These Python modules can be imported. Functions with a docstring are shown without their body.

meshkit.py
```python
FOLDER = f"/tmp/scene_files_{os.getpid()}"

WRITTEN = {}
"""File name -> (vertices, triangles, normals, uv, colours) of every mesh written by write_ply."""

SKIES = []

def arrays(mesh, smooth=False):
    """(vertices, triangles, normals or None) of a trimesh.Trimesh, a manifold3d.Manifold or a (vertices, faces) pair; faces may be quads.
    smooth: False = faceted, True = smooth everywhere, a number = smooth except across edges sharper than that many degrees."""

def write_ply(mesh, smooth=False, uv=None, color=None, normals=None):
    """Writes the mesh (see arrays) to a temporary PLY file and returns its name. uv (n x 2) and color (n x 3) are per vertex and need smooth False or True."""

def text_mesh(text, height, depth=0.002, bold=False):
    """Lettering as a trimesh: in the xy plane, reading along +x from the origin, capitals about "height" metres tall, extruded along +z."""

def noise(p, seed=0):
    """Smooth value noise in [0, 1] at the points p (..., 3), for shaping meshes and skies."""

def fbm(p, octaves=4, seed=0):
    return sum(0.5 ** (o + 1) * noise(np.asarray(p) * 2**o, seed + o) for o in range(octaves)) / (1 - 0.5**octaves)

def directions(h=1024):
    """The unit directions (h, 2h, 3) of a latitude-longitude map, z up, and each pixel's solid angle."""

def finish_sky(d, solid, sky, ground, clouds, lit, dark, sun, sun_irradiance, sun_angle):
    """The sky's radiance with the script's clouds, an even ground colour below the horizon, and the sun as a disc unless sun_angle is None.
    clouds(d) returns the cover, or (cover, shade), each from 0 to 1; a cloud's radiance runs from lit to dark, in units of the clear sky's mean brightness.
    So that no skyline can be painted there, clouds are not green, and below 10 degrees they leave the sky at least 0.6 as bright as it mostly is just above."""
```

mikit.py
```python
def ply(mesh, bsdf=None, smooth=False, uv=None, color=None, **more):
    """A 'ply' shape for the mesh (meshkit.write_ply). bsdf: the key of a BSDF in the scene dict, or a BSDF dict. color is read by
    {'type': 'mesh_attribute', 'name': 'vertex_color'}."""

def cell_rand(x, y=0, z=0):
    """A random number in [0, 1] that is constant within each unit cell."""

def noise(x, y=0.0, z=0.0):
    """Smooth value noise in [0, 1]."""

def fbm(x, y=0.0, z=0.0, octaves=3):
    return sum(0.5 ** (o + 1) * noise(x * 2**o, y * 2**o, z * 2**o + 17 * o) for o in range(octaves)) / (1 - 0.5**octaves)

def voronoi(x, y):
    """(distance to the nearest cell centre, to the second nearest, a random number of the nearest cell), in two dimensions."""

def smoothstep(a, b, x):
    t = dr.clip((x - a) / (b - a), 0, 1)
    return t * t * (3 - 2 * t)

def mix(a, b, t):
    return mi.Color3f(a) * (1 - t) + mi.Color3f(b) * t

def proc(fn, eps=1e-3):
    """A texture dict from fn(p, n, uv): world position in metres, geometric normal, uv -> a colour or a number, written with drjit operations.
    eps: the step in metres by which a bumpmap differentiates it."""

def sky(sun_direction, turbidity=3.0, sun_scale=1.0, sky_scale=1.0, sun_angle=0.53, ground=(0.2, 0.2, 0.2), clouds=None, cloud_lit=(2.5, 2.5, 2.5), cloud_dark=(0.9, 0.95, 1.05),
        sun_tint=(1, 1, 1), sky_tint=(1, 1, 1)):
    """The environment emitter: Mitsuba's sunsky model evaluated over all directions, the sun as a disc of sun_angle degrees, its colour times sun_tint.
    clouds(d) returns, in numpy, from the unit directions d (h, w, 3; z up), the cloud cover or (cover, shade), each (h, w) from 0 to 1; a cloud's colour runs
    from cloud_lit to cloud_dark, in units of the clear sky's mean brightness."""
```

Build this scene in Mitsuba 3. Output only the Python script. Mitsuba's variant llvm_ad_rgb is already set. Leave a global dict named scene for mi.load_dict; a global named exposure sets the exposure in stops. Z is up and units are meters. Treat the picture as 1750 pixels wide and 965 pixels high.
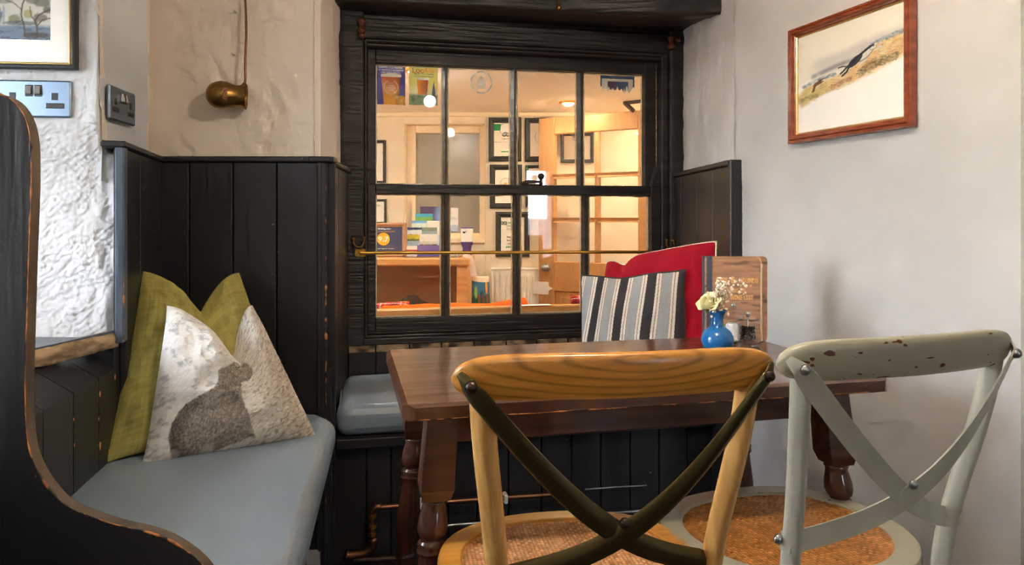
import math, random
import numpy as np, trimesh, shapely, manifold3d as m3
import drjit as dr, mitsuba as mi
import mikit, meshkit
from mikit import ply, proc, noise, fbm, smoothstep
def lin3(a): return mi.Color3f([float(x) for x in a]) if isinstance(a, np.ndarray) else a
def mix(a, b, t): return lin3(a) * (1 - t) + lin3(b) * t
T = mi.ScalarTransform4f
random.seed(7)
RNG = np.random.default_rng(7)
scene, labels = {}, {}

# ---------------------------------------------------------------- camera, sky, lamps, exposure
# Everything is modelled in "drawing" units around the eye and brought to metres by S (floor at z = 0).
S, Z0 = 0.92, 0.08
F, CX, CY, EYE = 1230.0, 875.0, 373.0, 1.10
exposure = 3.75
scene['camera'] = {'type': 'perspective', 'fov': math.degrees(2 * math.atan(875 / F)), 'fov_axis': 'x', 'near_clip': 0.01, 'far_clip': 200.0,
                   'principal_point_offset_x': 0.0, 'principal_point_offset_y': (482.5 - CY) / 965,
                   'to_world': T().look_at(origin=[0, 0, (EYE + Z0) * S], target=[0, 1, (EYE + Z0) * S], up=[0, 0, 1])}
scene['sky'] = mikit.sky((-0.75, 0.25, 0.6), turbidity=4.0, sun_scale=0.0, sky_scale=16.0, clouds=lambda d: 0.75 + 0 * d[..., 2], cloud_lit=(1.0, 1.0, 1.0), cloud_dark=(.8, .8, .8))
SKY_GAIN = 1.0
LAMP = 24.0          # radiance of the near room's bulbs
DOWN = 58.0          # radiance of the lobby's downlights

# ---------------------------------------------------------------- helpers
def C(r, g, b):
    x = np.array([r, g, b], float) / 255
    return np.where(x < .04045, x / 12.92, ((x + .055) / 1.055) ** 2.4)
def L(c): return [float(v) for v in c]
def P(base, rough=.5, spec=.5, metal=0., **k):
    b = base if isinstance(base, dict) else {'type': 'rgb', 'value': L(base)}
    r = rough
    d = {'type': 'principled', 'base_color': b, 'roughness': r, 'metallic': metal, **k}
    if not metal: d['specular'] = spec
    return {'type': 'twosided', 'bsdf': d}
def bump(b, fn, scale, eps=1e-3):
    return {'type': 'twosided', 'bsdf': {'type': 'bumpmap', 'tex': proc(fn, eps), 'scale': scale, 'bsdf': b['bsdf'] if b['type'] == 'twosided' else b}}

class M:
    "a mesh under construction: vertices, faces, optional colours"
    def __init__(s, v, f, c=None): s.v, s.f, s.c = np.asarray(v, float).reshape(-1, 3), np.asarray(f, int).reshape(-1, 3), c
    def t(s, m): 
        s2 = M(s.v @ m[:3, :3].T + m[:3, 3], s.f, s.c)
        return s2
    def sh(s, x=0, y=0, z=0): return M(s.v + [x, y, z], s.f, s.c)
def cat(ms):
    ms = list(ms); o = np.cumsum([0] + [len(m.v) for m in ms])
    c = None if any(m.c is None for m in ms) else np.vstack([m.c for m in ms])
    return M(np.vstack([m.v for m in ms]), np.vstack([m.f + k for m, k in zip(ms, o)]), c)
def tm(m): return M(m.vertices, m.faces)
def man(m):
    k = m.to_mesh(); return M(k.vert_properties[:, :3], k.tri_verts)

_used = {}
def number(name):
    k = _used.get(name, 0); _used[name] = k + 1
    return name if k == 0 else f'{name}_{k:03d}'
def put(key, m, bsdf, smooth=30, **more):
    v = m.v * S; v[:, 2] += Z0 * S
    if m.c is not None and smooth not in (True, False): smooth = True
    scene[key] = ply(trimesh.Trimesh(v, m.f, process=False), bsdf, smooth, color=m.c, **more)
    return key
def thing(name, label, catg, group=None):
    k = number(name); labels[k] = {'label': label, 'category': catg}
    if group: labels[k]['group'] = group
    return k
def struct(name, label=None):
    k = number(name); labels[k] = {'kind': 'structure'}
    if label: labels[k]['label'] = label
    return k
def part(parent, name, m, bsdf, smooth=30, label=None, kind=None, **more):
    k = number(parent + '__' + name)
    put(k, m, bsdf, smooth, **more)
    if label or kind: labels[k] = {a: b for a, b in (('label', label), ('kind', kind)) if b}
    return k

_R = None
def cbox(x0, x1, y0, y1, z0, z1, c=.003):
    "a box with chamfered edges"
    global _R
    def pts(h, c):
        o = []
        for sx in (-1, 1):
            for sy in (-1, 1):
                for sz in (-1, 1):
                    s = np.array([sx, sy, sz])
                    for k in range(3):
                        q = h - c; q = q.copy(); q[k] = h[k]; o.append(s * q)
        return np.array(o)
    if _R is None:
        _R = _hull_faces(pts(np.ones(3), .1 * np.ones(3)))
    h = np.array([x1 - x0, y1 - y0, z1 - z0]) / 2
    c = min(c, *(h * .9))
    return M(pts(h, np.full(3, c)) + [(x0 + x1) / 2, (y0 + y1) / 2, (z0 + z1) / 2], _R)
def _hull_faces(p):
    from scipy.spatial import ConvexHull
    h = ConvexHull(p); f = h.simplices.copy(); ce = p.mean(0)
    n = np.cross(p[f[:, 1]] - p[f[:, 0]], p[f[:, 2]] - p[f[:, 0]])
    w = np.einsum('ij,ij->i', n, p[f[:, 0]] - ce) < 0
    f[w] = f[w][:, ::-1]
    return f
def hull(p):
    p = np.asarray(p, float); f = _hull_faces(p); return M(p, f)
def frame(ox, oy, ang, oz=0.):
    "local x along a wall as seen from the room, y into the wall, z up"
    c, s = math.cos(ang), math.sin(ang); m = np.eye(4)
    m[:3, :3] = [[c, -s, 0], [s, c, 0], [0, 0, 1]]; m[:3, 3] = ox, oy, oz
    return m
def frame2(a, b): return frame(a[0], a[1], math.atan2(b[1] - a[1], b[0] - a[0]))
def axes(o, x, y, z):
    m = np.eye(4); m[:3, 0], m[:3, 1], m[:3, 2], m[:3, 3] = x, y, z, o; return m
def on(fr, px, py, off=0.):
    "where the sight line of a photograph's pixel meets the wall's plane: (along, height)"
    r = np.array([(px - CX) / F, 1, (CY - py) / F]); o = fr[:2, 3] + off * fr[:2, 1]
    t = (o @ fr[:2, 1]) / (r[:2] @ fr[:2, 1]); q = r * t
    return float((q[:2] - fr[:2, 3]) @ fr[:2, 0]), float(EYE + q[2])
def at(px, py, d): return np.array([(px - CX) / F * d, d, EYE + (CY - py) / F * d])
def grid(Pt, cu=False, cv=False, c=None, flip=False):
    nu, nv = Pt.shape[:2]
    iu = np.arange(nu if cu else nu - 1); iv = np.arange(nv if cv else nv - 1)
    a, b = np.meshgrid(iu, iv, indexing='ij'); a2, b2 = (a + 1) % nu, (b + 1) % nv
    q = np.stack([a * nv + b, a2 * nv + b, a2 * nv + b2, a * nv + b2], -1).reshape(-1, 4)
    f = np.vstack([q[:, [0, 1, 2]], q[:, [0, 2, 3]]])
    return M(Pt.reshape(-1, 3), f[:, ::-1] if flip else f, None if c is None else np.asarray(c).reshape(-1, 3))
def unit(a): a = np.asarray(a, float); return a / (np.linalg.norm(a, axis=-1, keepdims=True) + 1e-12)
def tube(p, r, n=12, caps=True):
    p = np.asarray(p, float); r = np.broadcast_to(r, (len(p),)); t = unit(np.gradient(p, axis=0))
    a = np.cross(t[0], [0, 0, 1.] if abs(t[0][2]) < .9 else [1., 0, 0]); a = unit(a); A = []
    for k in range(len(p)):
        a = unit(a - t[k] * (a @ t[k])); A.append(a)
    A = np.array(A); B = np.cross(t, A); g = np.arange(n) * 2 * np.pi / n
    v = p[:, None] + r[:, None, None] * (np.cos(g)[None, :, None] * A[:, None] + np.sin(g)[None, :, None] * B[:, None])
    m = grid(v, cv=True)
    if caps:
        k = len(m.v); i = np.arange(n); j = (i + 1) % n; o = (len(p) - 1) * n
        m = M(np.vstack([m.v, p[:1], p[-1:]]), np.vstack([m.f, np.stack([i, i * 0 + k, j], 1)[:, ::-1], np.stack([o + i, i * 0 + k + 1, o + j], 1)]))
        m.f = np.vstack([m.f])
    return fixn(m)
def fixn(m):
    q = trimesh.Trimesh(m.v, m.f, process=False)
    return M(m.v, m.f[:, ::-1], m.c) if q.volume < 0 else m
def sweep(sec, path, nrm, closed=True):
    "sec (k,2): (across, out) swept along path; nrm: the outward direction at every point"
    path = np.asarray(path, float); t = unit(np.gradient(path, axis=0)); N = np.broadcast_to(nrm, path.shape)
    N = unit(N - t * np.einsum('ij,ij->i', N, t)[:, None]); B = np.cross(t, N)
    sec = np.asarray(sec, float)
    if sec.ndim == 2: sec = np.broadcast_to(sec, (len(path),) + sec.shape)
    v = path[:, None] + sec[..., 0:1] * B[:, None] + sec[..., 1:2] * N[:, None]
    m = grid(v, cv=closed)
    k = sec.shape[1]; c0 = v[0].mean(0); c1 = v[-1].mean(0); n0 = len(m.v); i = np.arange(k); j = (i + 1) % k; o = (len(path) - 1) * k
    m = M(np.vstack([m.v, [c0, c1]]), np.vstack([m.f, np.stack([j, i * 0 + n0, i], 1), np.stack([o + i, i * 0 + n0 + 1, o + j], 1)]))
    return fixn(m)
def lathe(prof, n=36):
    prof = np.asarray(prof, float); g = np.arange(n) * 2 * np.pi / n
    v = np.stack([prof[:, 0, None] * np.cos(g), prof[:, 0, None] * np.sin(g), np.broadcast_to(prof[:, 1, None], (len(prof), n))], -1)
    m = grid(v, cv=True)
    if len(prof) > 1: m = fixn(m)
    return m
def spline(pts, n=40):
    from scipy.interpolate import CubicSpline
    pts = np.asarray(pts, float); d = np.r_[0, np.cumsum(np.linalg.norm(np.diff(pts, axis=0), axis=1))]
    return CubicSpline(d, pts)(np.linspace(0, d[-1], n))
def extrude(poly, h): return tm(trimesh.creation.extrude_polygon(poly, h, engine='earcut'))
ROTX = np.array([[1, 0, 0, 0], [0, 0, -1, 0], [0, 1, 0, 0], [0, 0, 0, 1.]])     # xy plane -> xz plane, extruded towards -y
def text(s, h, m, depth=.0006, bold=False, center=True):
    "lettering standing in a wall frame m, its baseline's middle at the frame's origin"
    q = tm(meshkit.text_mesh(s, h, depth, bold)); 
    if center: q = q.sh(x=-(q.v[:, 0].min() + q.v[:, 0].max()) / 2)
    return q.t(ROTX).t(m)
def panel_print(fr, x0, x1, z0, z1, y, fn, n=60):
    "a flat print: a fine grid in a wall frame, coloured by fn(u, v)"
    w, h = x1 - x0, z1 - z0; nu, nv = max(2, int(n)), max(2, int(n * h / w))
    u, v = np.meshgrid(np.linspace(0, 1, nu), np.linspace(0, 1, nv), indexing='ij')
    p = np.stack([x0 + u * w, y + 0 * u, z0 + v * h], -1)
    return grid(p, c=np.clip(fn(u, v), 0, 1)).t(fr)
def blend(a, b, t): return np.asarray(a) * (1 - t[..., None]) + np.asarray(b) * t[..., None]
def sst(a, b, x): t = np.clip((x - a) / (b - a), 0, 1); return t * t * (3 - 2 * t)
def nz(u, v, s, seed=0, o=3): return meshkit.fbm(np.stack([u * s, v * s, 0 * u + .37], -1), o, seed)
def inpoly(u, v, pts): return shapely.contains_xy(shapely.Polygon(pts).buffer(0), u.ravel(), v.ravel()).reshape(u.shape)
def rounded(pts, r, seg=3):
    s = trimesh.creation.icosphere(seg - 1, r).vertices
    return np.vstack([np.asarray(p) + s for p in pts])
# ---------------------------------------------------------------- materials
def B(name, d): scene[name] = d; return name
def grain_v(p, n, uv): return fbm(p.x * 90, p.y * 90, p.z * 5, 3)
def grain_h(p, n, uv): return fbm(p.x * 6, p.y * 6 + p.z * 110, p.z * 90, 3)
def paint_v(p, n, uv):
    a = fbm(p.x * 9, p.y * 9, p.z * 2.5, 3); s = noise(p.x * 160, p.y * 160, p.z * 60)
    return mix(mix(C(22, 22, 24), C(38, 38, 41), a), C(170, 150, 125), .55 * smoothstep(.965, .985, s))
def paint_h(p, n, uv):
    a = fbm(p.x * 3, p.y * 3, p.z * 30, 3)
    return mix(C(24, 22, 22), C(46, 42, 40), a)
B('black_paint', bump(P(proc(paint_v), .40, .45), grain_v, .0016))
B('black_beam', bump(P(proc(paint_h), .46, .4), grain_h, .006, 2e-3))
def worn(p, n, uv):
    a = fbm(p.x * 45, p.y * 45, p.z * 14, 3)
    return mix(C(30, 26, 24), mix(C(120, 66, 28), C(205, 130, 66), noise(p.x * 90, p.y * 90, p.z * 90)), smoothstep(.40, .50, a))
B('worn_edge', P(proc(worn), .5, .4))
def brownedge(p, n, uv): return mix(C(44, 37, 32), C(100, 86, 72), fbm(p.x * 40, p.y * 40, p.z * 12, 3))
B('chip_wood', P(C(200, 130, 74), .6, .3))
B('edge_brown', P(proc(brownedge), .45, .4))
B('blue_grey_gloss', bump(P(C(74, 84, 98), .3, .6), grain_v, .003))  # bluer and lighter than black_paint, for the edge post alone
def lit_worn(p, n, uv): return mix(C(40, 34, 30), C(150, 128, 100), smoothstep(.3, .75, fbm(p.x * 30, p.y * 30, p.z * 30, 2)))  # tan mottle: light painted on the bevel tops, wear on one post edge
B('lit_worn_tan', P(proc(lit_worn), .3, .5))
def lumps(p, n, uv): return fbm(p.x * 14, p.y * 14, p.z * 9, 4) + .25 * noise(p.x * 130, p.y * 130, p.z * 130)
def stain(a, b, s=3.):
    def f(p, n, uv): return mix(a, b, smoothstep(.3, .7, fbm(p.x * s, p.y * s, p.z * s, 3)))
    return proc(f)
B('plaster_beige', bump(P(stain(C(222, 210, 195), C(208, 195, 179)), .75, .3), lumps, .018, 2e-3))
B('plaster_white', bump(P(stain(C(206, 205, 204), C(184, 183, 182)), .6, .35), lumps, .02, 2e-3))
B('plaster_grey', bump(P(stain(C(203, 201, 199), C(192, 191, 189)), .65, .35), lumps, .006, 2e-3))
B('plaster_cream', bump(P(stain(C(238, 226, 204), C(228, 214, 190)), .85, .2), lumps, .006, 2e-3))
B('ceiling_paint', P(C(236, 228, 214), .9, .2))
B('lobby_ceiling_paint', P(C(226, 218, 204), .9, .2))
B('floor_wood', P(C(34, 26, 22), .5, .4))
def slate(p, n, uv): return mix(C(58, 62, 68), C(96, 100, 106), fbm(p.x * 14, p.y * 14, p.z * 30, 4))
B('slate', bump(P(proc(slate), .4, .5), lumps, .006, 2e-3))
def tornedge(p, n, uv): return mix(C(122, 98, 74), C(192, 164, 130), smoothstep(.2, .8, fbm(p.x * 30, p.y * 30, p.z * 70, 3)))
B('torn_edge', bump(P(proc(tornedge), .9, .1), lumps, .02, 2e-3))
TA = math.atan2(.2239, .9746); ct, st_ = math.cos(TA), math.sin(TA)
def darkwood(p, n, uv):
    a, b = p.x * ct + p.y * st_, -p.x * st_ + p.y * ct
    g = fbm(a * 5, b * 90, p.z * 60, 4); k = fbm(a * 4 + 7, b * 7, p.z * 6, 3)
    return mix(mix(C(44, 26, 19), C(82, 52, 38), g), C(112, 78, 58), .5 * smoothstep(.5, .8, k))
def tgrain(p, n, uv):
    a, b = p.x * ct + p.y * st_, -p.x * st_ + p.y * ct
    return fbm(a * 8, b * 160, p.z * 160, 2)
B('table_wood', bump(P(proc(darkwood), .17, .75), tgrain, .0004))
def legwood(p, n, uv): return mix(C(40, 20, 14), C(80, 46, 32), fbm(p.x * 60, p.y * 60, p.z * 8, 3))
B('leg_wood', P(proc(legwood), .16, .6, clearcoat=.4, clearcoat_gloss=.9))
def honey(ang):
    c, s = math.cos(ang), math.sin(ang)
    def f(p, n, uv):
        a, b = p.x * c + p.y * s, -p.x * s + p.y * c
        q = dr.sqrt(dr.square((a - .31) * 1.5) + dr.square((p.z - .905) * 8.5)) + .10 * fbm(a * 6, b * 9, p.z * 14, 3)
        ring = .5 + .5 * dr.sin(q * 74)
        g = fbm(a * 14, b * 120, p.z * 150, 3)
        return mix(mix(C(178, 112, 38), C(214, 154, 72), g), C(120, 72, 26), .48 * dr.power(ring, 5) * (.4 + .9 * noise(a * 5, b * 5, p.z * 9)))
    return f
B('chair_wood', P(proc(honey(.163)), .3, .5, clearcoat=.5, clearcoat_gloss=.85))
def postwood(p, n, uv): return mix(C(160, 106, 48), C(222, 176, 108), fbm(p.x * 90, p.y * 90, p.z * 5, 3))
B('post_wood', P(proc(postwood), .38, .5))
def chipped(p, n, uv):
    a = fbm(p.x * 42, p.y * 42, p.z * 75, 3); k = fbm(p.x * 7, p.y * 7, p.z * 7, 2)
    b = mix(C(146, 142, 122), C(160, 156, 136), fbm(p.x * 10, p.y * 10, p.z * 10, 2))
    return mix(b, C(92, 52, 34), smoothstep(.715, .74, a + .16 * (k - .5)))
B('grey_paint', P(proc(chipped), .34, .5))
def postpaint(p, n, uv): return mix(C(158, 158, 144), C(176, 176, 162), fbm(p.x * 24, p.y * 24, p.z * 8, 3))
B('grey_paint_plain', P(proc(postpaint), .34, .5))
def flaky(p, n, uv): return mix(C(156, 152, 134), mix(C(70, 40, 30), C(190, 130, 80), noise(p.x * 130, p.y * 130, p.z * 130)), smoothstep(.44, .5, fbm(p.x * 50, p.y * 50, p.z * 60, 3)))
B('flaking_paint', P(proc(flaky), .5, .3))
def oaky(p, n, uv): return mix(C(186, 130, 72), C(222, 172, 112), fbm(p.x * 7, p.y * 40, p.z * 60, 3))
B('oak', P(proc(oaky), .4, .4))
def doory(p, n, uv): return mix(C(172, 124, 76), C(204, 158, 106), fbm(p.x * 40, p.y * 40, p.z * 5, 3))
B('door_oak', P(proc(doory), .4, .4))
B('oak_brown', P(C(176, 134, 98), .5, .4))
def leather(p, n, uv): return fbm(p.x * 9, p.y * 22, p.z * 20, 3) + .06 * noise(p.x * 500, p.y * 500, p.z * 500)
B('grey_leather', bump(P(C(124, 138, 150), .36, .5), leather, .010, 2e-3))
B('brass', P(C(226, 176, 84), .24, metal=1.))
B('old_brass', P(C(132, 100, 54), .34, metal=1.))
B('copper', P(C(132, 92, 70), .36, metal=1.))
B('brown_brass', P(C(120, 84, 56), .4, metal=1.))
B('bronze', P(C(98, 87, 56), .32, metal=.9))
B('dark_iron', P(C(60, 50, 44), .4, metal=.7))
B('steel', P(C(176, 182, 186), .3, metal=1.))
B('satin_steel', P(C(116, 132, 150), .36, metal=.85))
B('chrome', P(C(225, 225, 225), .1, metal=1.))
B('gold_leaf', P(C(206, 176, 110), .3, metal=.9))
def mahog(p, n, uv): return mix(C(96, 38, 20), C(150, 70, 36), fbm(p.x * 40, p.y * 40, p.z * 60, 3))
B('mahogany', P(proc(mahog), .25, .6, clearcoat=.5, clearcoat_gloss=.9))
B('knob_brown', P(C(96, 44, 28), .12, .6))
B('black_plastic', P(C(24, 24, 26), .4, .4))
B('frame_black', P(C(38, 40, 42), .45, .4))
B('white_plastic', P(C(232, 232, 228), .35, .5))
B('radiator_white', P(C(236, 232, 222), .35, .5))
B('putty', P(C(222, 208, 178), .7, .3))
B('cream_joinery', P(C(240, 222, 190), .5, .4))
B('frosted', P(C(150, 146, 134), .25, .5))
B('paper', P(C(236, 232, 222), .8, .2))
B('ink_black', P(C(34, 34, 36), .7, .2))
B('ink_white', P(C(245, 245, 245), .7, .2))
B('ink_grey', P(C(120, 120, 116), .7, .2))
B('ink_green', P(C(40, 140, 84), .7, .2))
B('ink_orange', P(C(226, 128, 40), .7, .2))
B('ink_amber', P(C(246, 170, 50), .7, .2))
B('ink_purple', P(C(80, 56, 120), .7, .2))
B('ink_red', P(C(206, 48, 62), .7, .2))
B('ink_gilt', P(C(240, 188, 120), .5, .4))
B('matt_colour', P({'type': 'mesh_attribute', 'name': 'vertex_color'}, .8, .2))
B('gloss_colour', P({'type': 'mesh_attribute', 'name': 'vertex_color'}, .35, .5))
def weave(p, n, uv): return noise(p.x * 900, p.y * 900, p.z * 260) * .5 + noise(p.x * 260, p.y * 260, p.z * 900) * .5
B('fabric', bump(P({'type': 'mesh_attribute', 'name': 'vertex_color'}, .9, .2, sheen=.3), weave, .0006, 4e-4))
B('piping', P(C(226, 212, 196), .8, .2))
B('blue_glaze', P(C(24, 96, 158), .12, .6, clearcoat=.6, clearcoat_gloss=.95))
B('glass', {'type': 'thindielectric', 'int_ior': 1.5})
B('acrylic', {'type': 'dielectric', 'int_ior': 1.49, 'specular_transmittance': {'type': 'rgb', 'value': [.88, .89, .90]}})
B('clear_shell', {'type': 'thindielectric', 'int_ior': 1.49})
B('salt', P(C(238, 236, 232), .7, .3))
B('peppercorn', P(C(44, 34, 30), .6, .3))
def petalcol(p, n, uv): return mix(C(234, 228, 192), C(222, 218, 160), noise(p.x * 60, p.y * 60, p.z * 60))
B('petal', {'type': 'twosided', 'bsdf': P(proc(petalcol), .6, .3)['bsdf']})
B('blossom', P(C(240, 230, 208), .7, .2))
B('stem_green', P(C(86, 110, 52), .6, .3))
B('dry_stem', P(C(150, 124, 84), .7, .2))
def coverwood(p, n, uv): return mix(mix(C(140, 98, 72), C(196, 150, 118), fbm(p.x * 16, p.y * 16, p.z * 190, 3)), C(70, 46, 34), .7 * smoothstep(.62, .8, fbm(p.x * 22, p.y * 22, p.z * 70, 2)))
B('cover_wood', P(proc(coverwood), .45, .4))
B('cover_spine', P(C(66, 72, 82), .6, .3))
B('orange_wool', P(C(226, 106, 34), .9, .1, sheen=.4))
B('brown_cloth', P(C(58, 44, 36), .9, .1))
B('white_card', P(C(244, 242, 236), .6, .3))
B('bulb_light', {'type': 'diffuse', 'reflectance': {'type': 'rgb', 'value': [.6, .5, .4]}})

B('matt_navy', P(C(52, 62, 98), .5, .4))
B('sticker_blue', P(C(196, 210, 214), .6, .3)); B('sticker_white', P(C(226, 220, 206), .6, .3)); B('sticker_navy', P(C(62, 84, 116), .6, .3)); B('sticker_plum', P(C(96, 60, 90), .6, .3))
# ---------------------------------------------------------------- plan of the room
FW = frame(-.671, 3.0, math.atan2(.204, .979))                 # window wall
FB = frame2((-1.156, 2.375), (-.613, 2.39))                    # panelling behind the long bench
FL = frame2((-1.035, 1.93), (-1.156, 2.375))                   # panelling at its left end
FS = frame2((-.613, 2.39), (-.684, 3.07))                      # left cheek of the window bay
FR = frame2((.736, 3.27), (.766, 2.52))                        # right cheek of the window bay
FP = frame2((.803, 2.5), (1.1055, 1.545))                      # right wall
FV = frame2((-1.85, 1.855), (-1.10, 1.93))                     # far side of the left window recess
FLL = frame2((-.812, .58), (-1.055, 1.93))                     # boards under the left sill
CAP = 1.305

def wall(key, fr, x0, x1, z0, z1, bsdf, amp=.004, seed=0, res=.012, y=0.):
    nu, nv = max(2, int((x1 - x0) / res)), max(2, int((z1 - z0) / res))
    u, v = np.meshgrid(np.linspace(x0, x1, nu), np.linspace(z0, z1, nv), indexing='ij')
    d = amp * (2 * (meshkit.fbm(np.stack([u * 7, v * 5, 0 * u], -1), 4, seed) - .5) + 1.6 * np.maximum(0, meshkit.fbm(np.stack([u * 26 + v * 8, v * 12, 0 * u], -1), 3, seed + 40) - .60) * 5)
    return put(key, grid(np.stack([u, y + d, v], -1)).t(fr), bsdf, True)
# floor, ceiling
put(struct('floor', 'dark wooden floor under the table and benches'), cbox(-2.6, 4.2, -3.2, 3.4, -.12, -Z0), 'floor_wood', False)
put(struct('ceiling', 'pale plastered ceiling of the dining room'), M(*(lambda m: (m.v, m.f))(cbox(-2.6, 4.2, -3.2, 3.25, 2.12, 2.2))), 'ceiling_paint', False)
# plastered walls of the dining corner
wall(struct('wall_left', 'beige plastered wall over the left panelling, with a socket'), frame2((-1.10, 1.925), (-1.222, 2.43)), 0, .52, 1.2, 2.13, 'plaster_beige', .008, 1)
wall(struct('wall_rear', 'beige plastered wall behind the hanging brass dipper'), FB, -.10, .51, 1.2, 2.13, 'plaster_beige', .006, 2, y=.045)
wall(struct('wall_bay_left', 'beige plastered cheek wall left of the black window'), frame2((-.666, 2.425), (-.714, 3.06)), 0, .63, 1.2, 2.13, 'plaster_beige', .003, 3)
wall(struct('wall_bay_right', 'grey plastered cheek wall right of the black window'), frame2((.776, 3.36), (.785, 2.545)), 0, .82, 1.2, 2.13, 'plaster_grey', .006, 4)
wall(struct('wall_right', 'pale grey plastered wall with the hound picture'), FP, -.06, 1.0, -.1, 2.13, 'plaster_grey', .004, 5, .02)
wr_key = struct('wall_recess', 'rough white plastered side of the left window recess')
def recess_mesh():
    u, v = np.meshgrid(np.linspace(0, .798, 160), np.linspace(.70, 2.13, 260), indexing='ij')
    q = lambda a, b, o, sd: meshkit.fbm(np.stack([u * a, v * b, 0 * u], -1), o, sd)
    d = .014 * (q(6, 5, 4, 6) - .5) + .010 * np.maximum(0, q(22, 16, 3, 9) - .56) * 5 * sst(1.35, .9, v) if False else .014 * (q(6, 5, 4, 6) - .5) + .06 * np.maximum(0, q(20, 14, 4, 9) - .55) * (.35 + .65 * sst(.5, .6, q(3, 4, 2, 31))) * (1 - sst(.95, 1.45, v) * .8)
    edge = sst(.68, .80, u); low = sst(1.305, 1.27, v) if False else 1 - sst(1.27, 1.31, v)
    d = d + edge * .035 * (q(30, 9, 3, 12) - .45)
    back = sst(.745, .80, u) * (.012 + .30 * (1 - low))
    return grid(np.stack([u - .045 * sst(.74, .80, u) * (1 - low), -d + back, v], -1)).t(FV)
put(wr_key, recess_mesh(), 'plaster_white', True)
put(struct('wall_left_core', 'masonry behind the left panelling'), cat([cbox(.20, .60, .06, .40, -.1, 1.27), cbox(.58, .772, .034, .058, .70, 1.27)]).t(FV), 'plaster_white', False)
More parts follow.
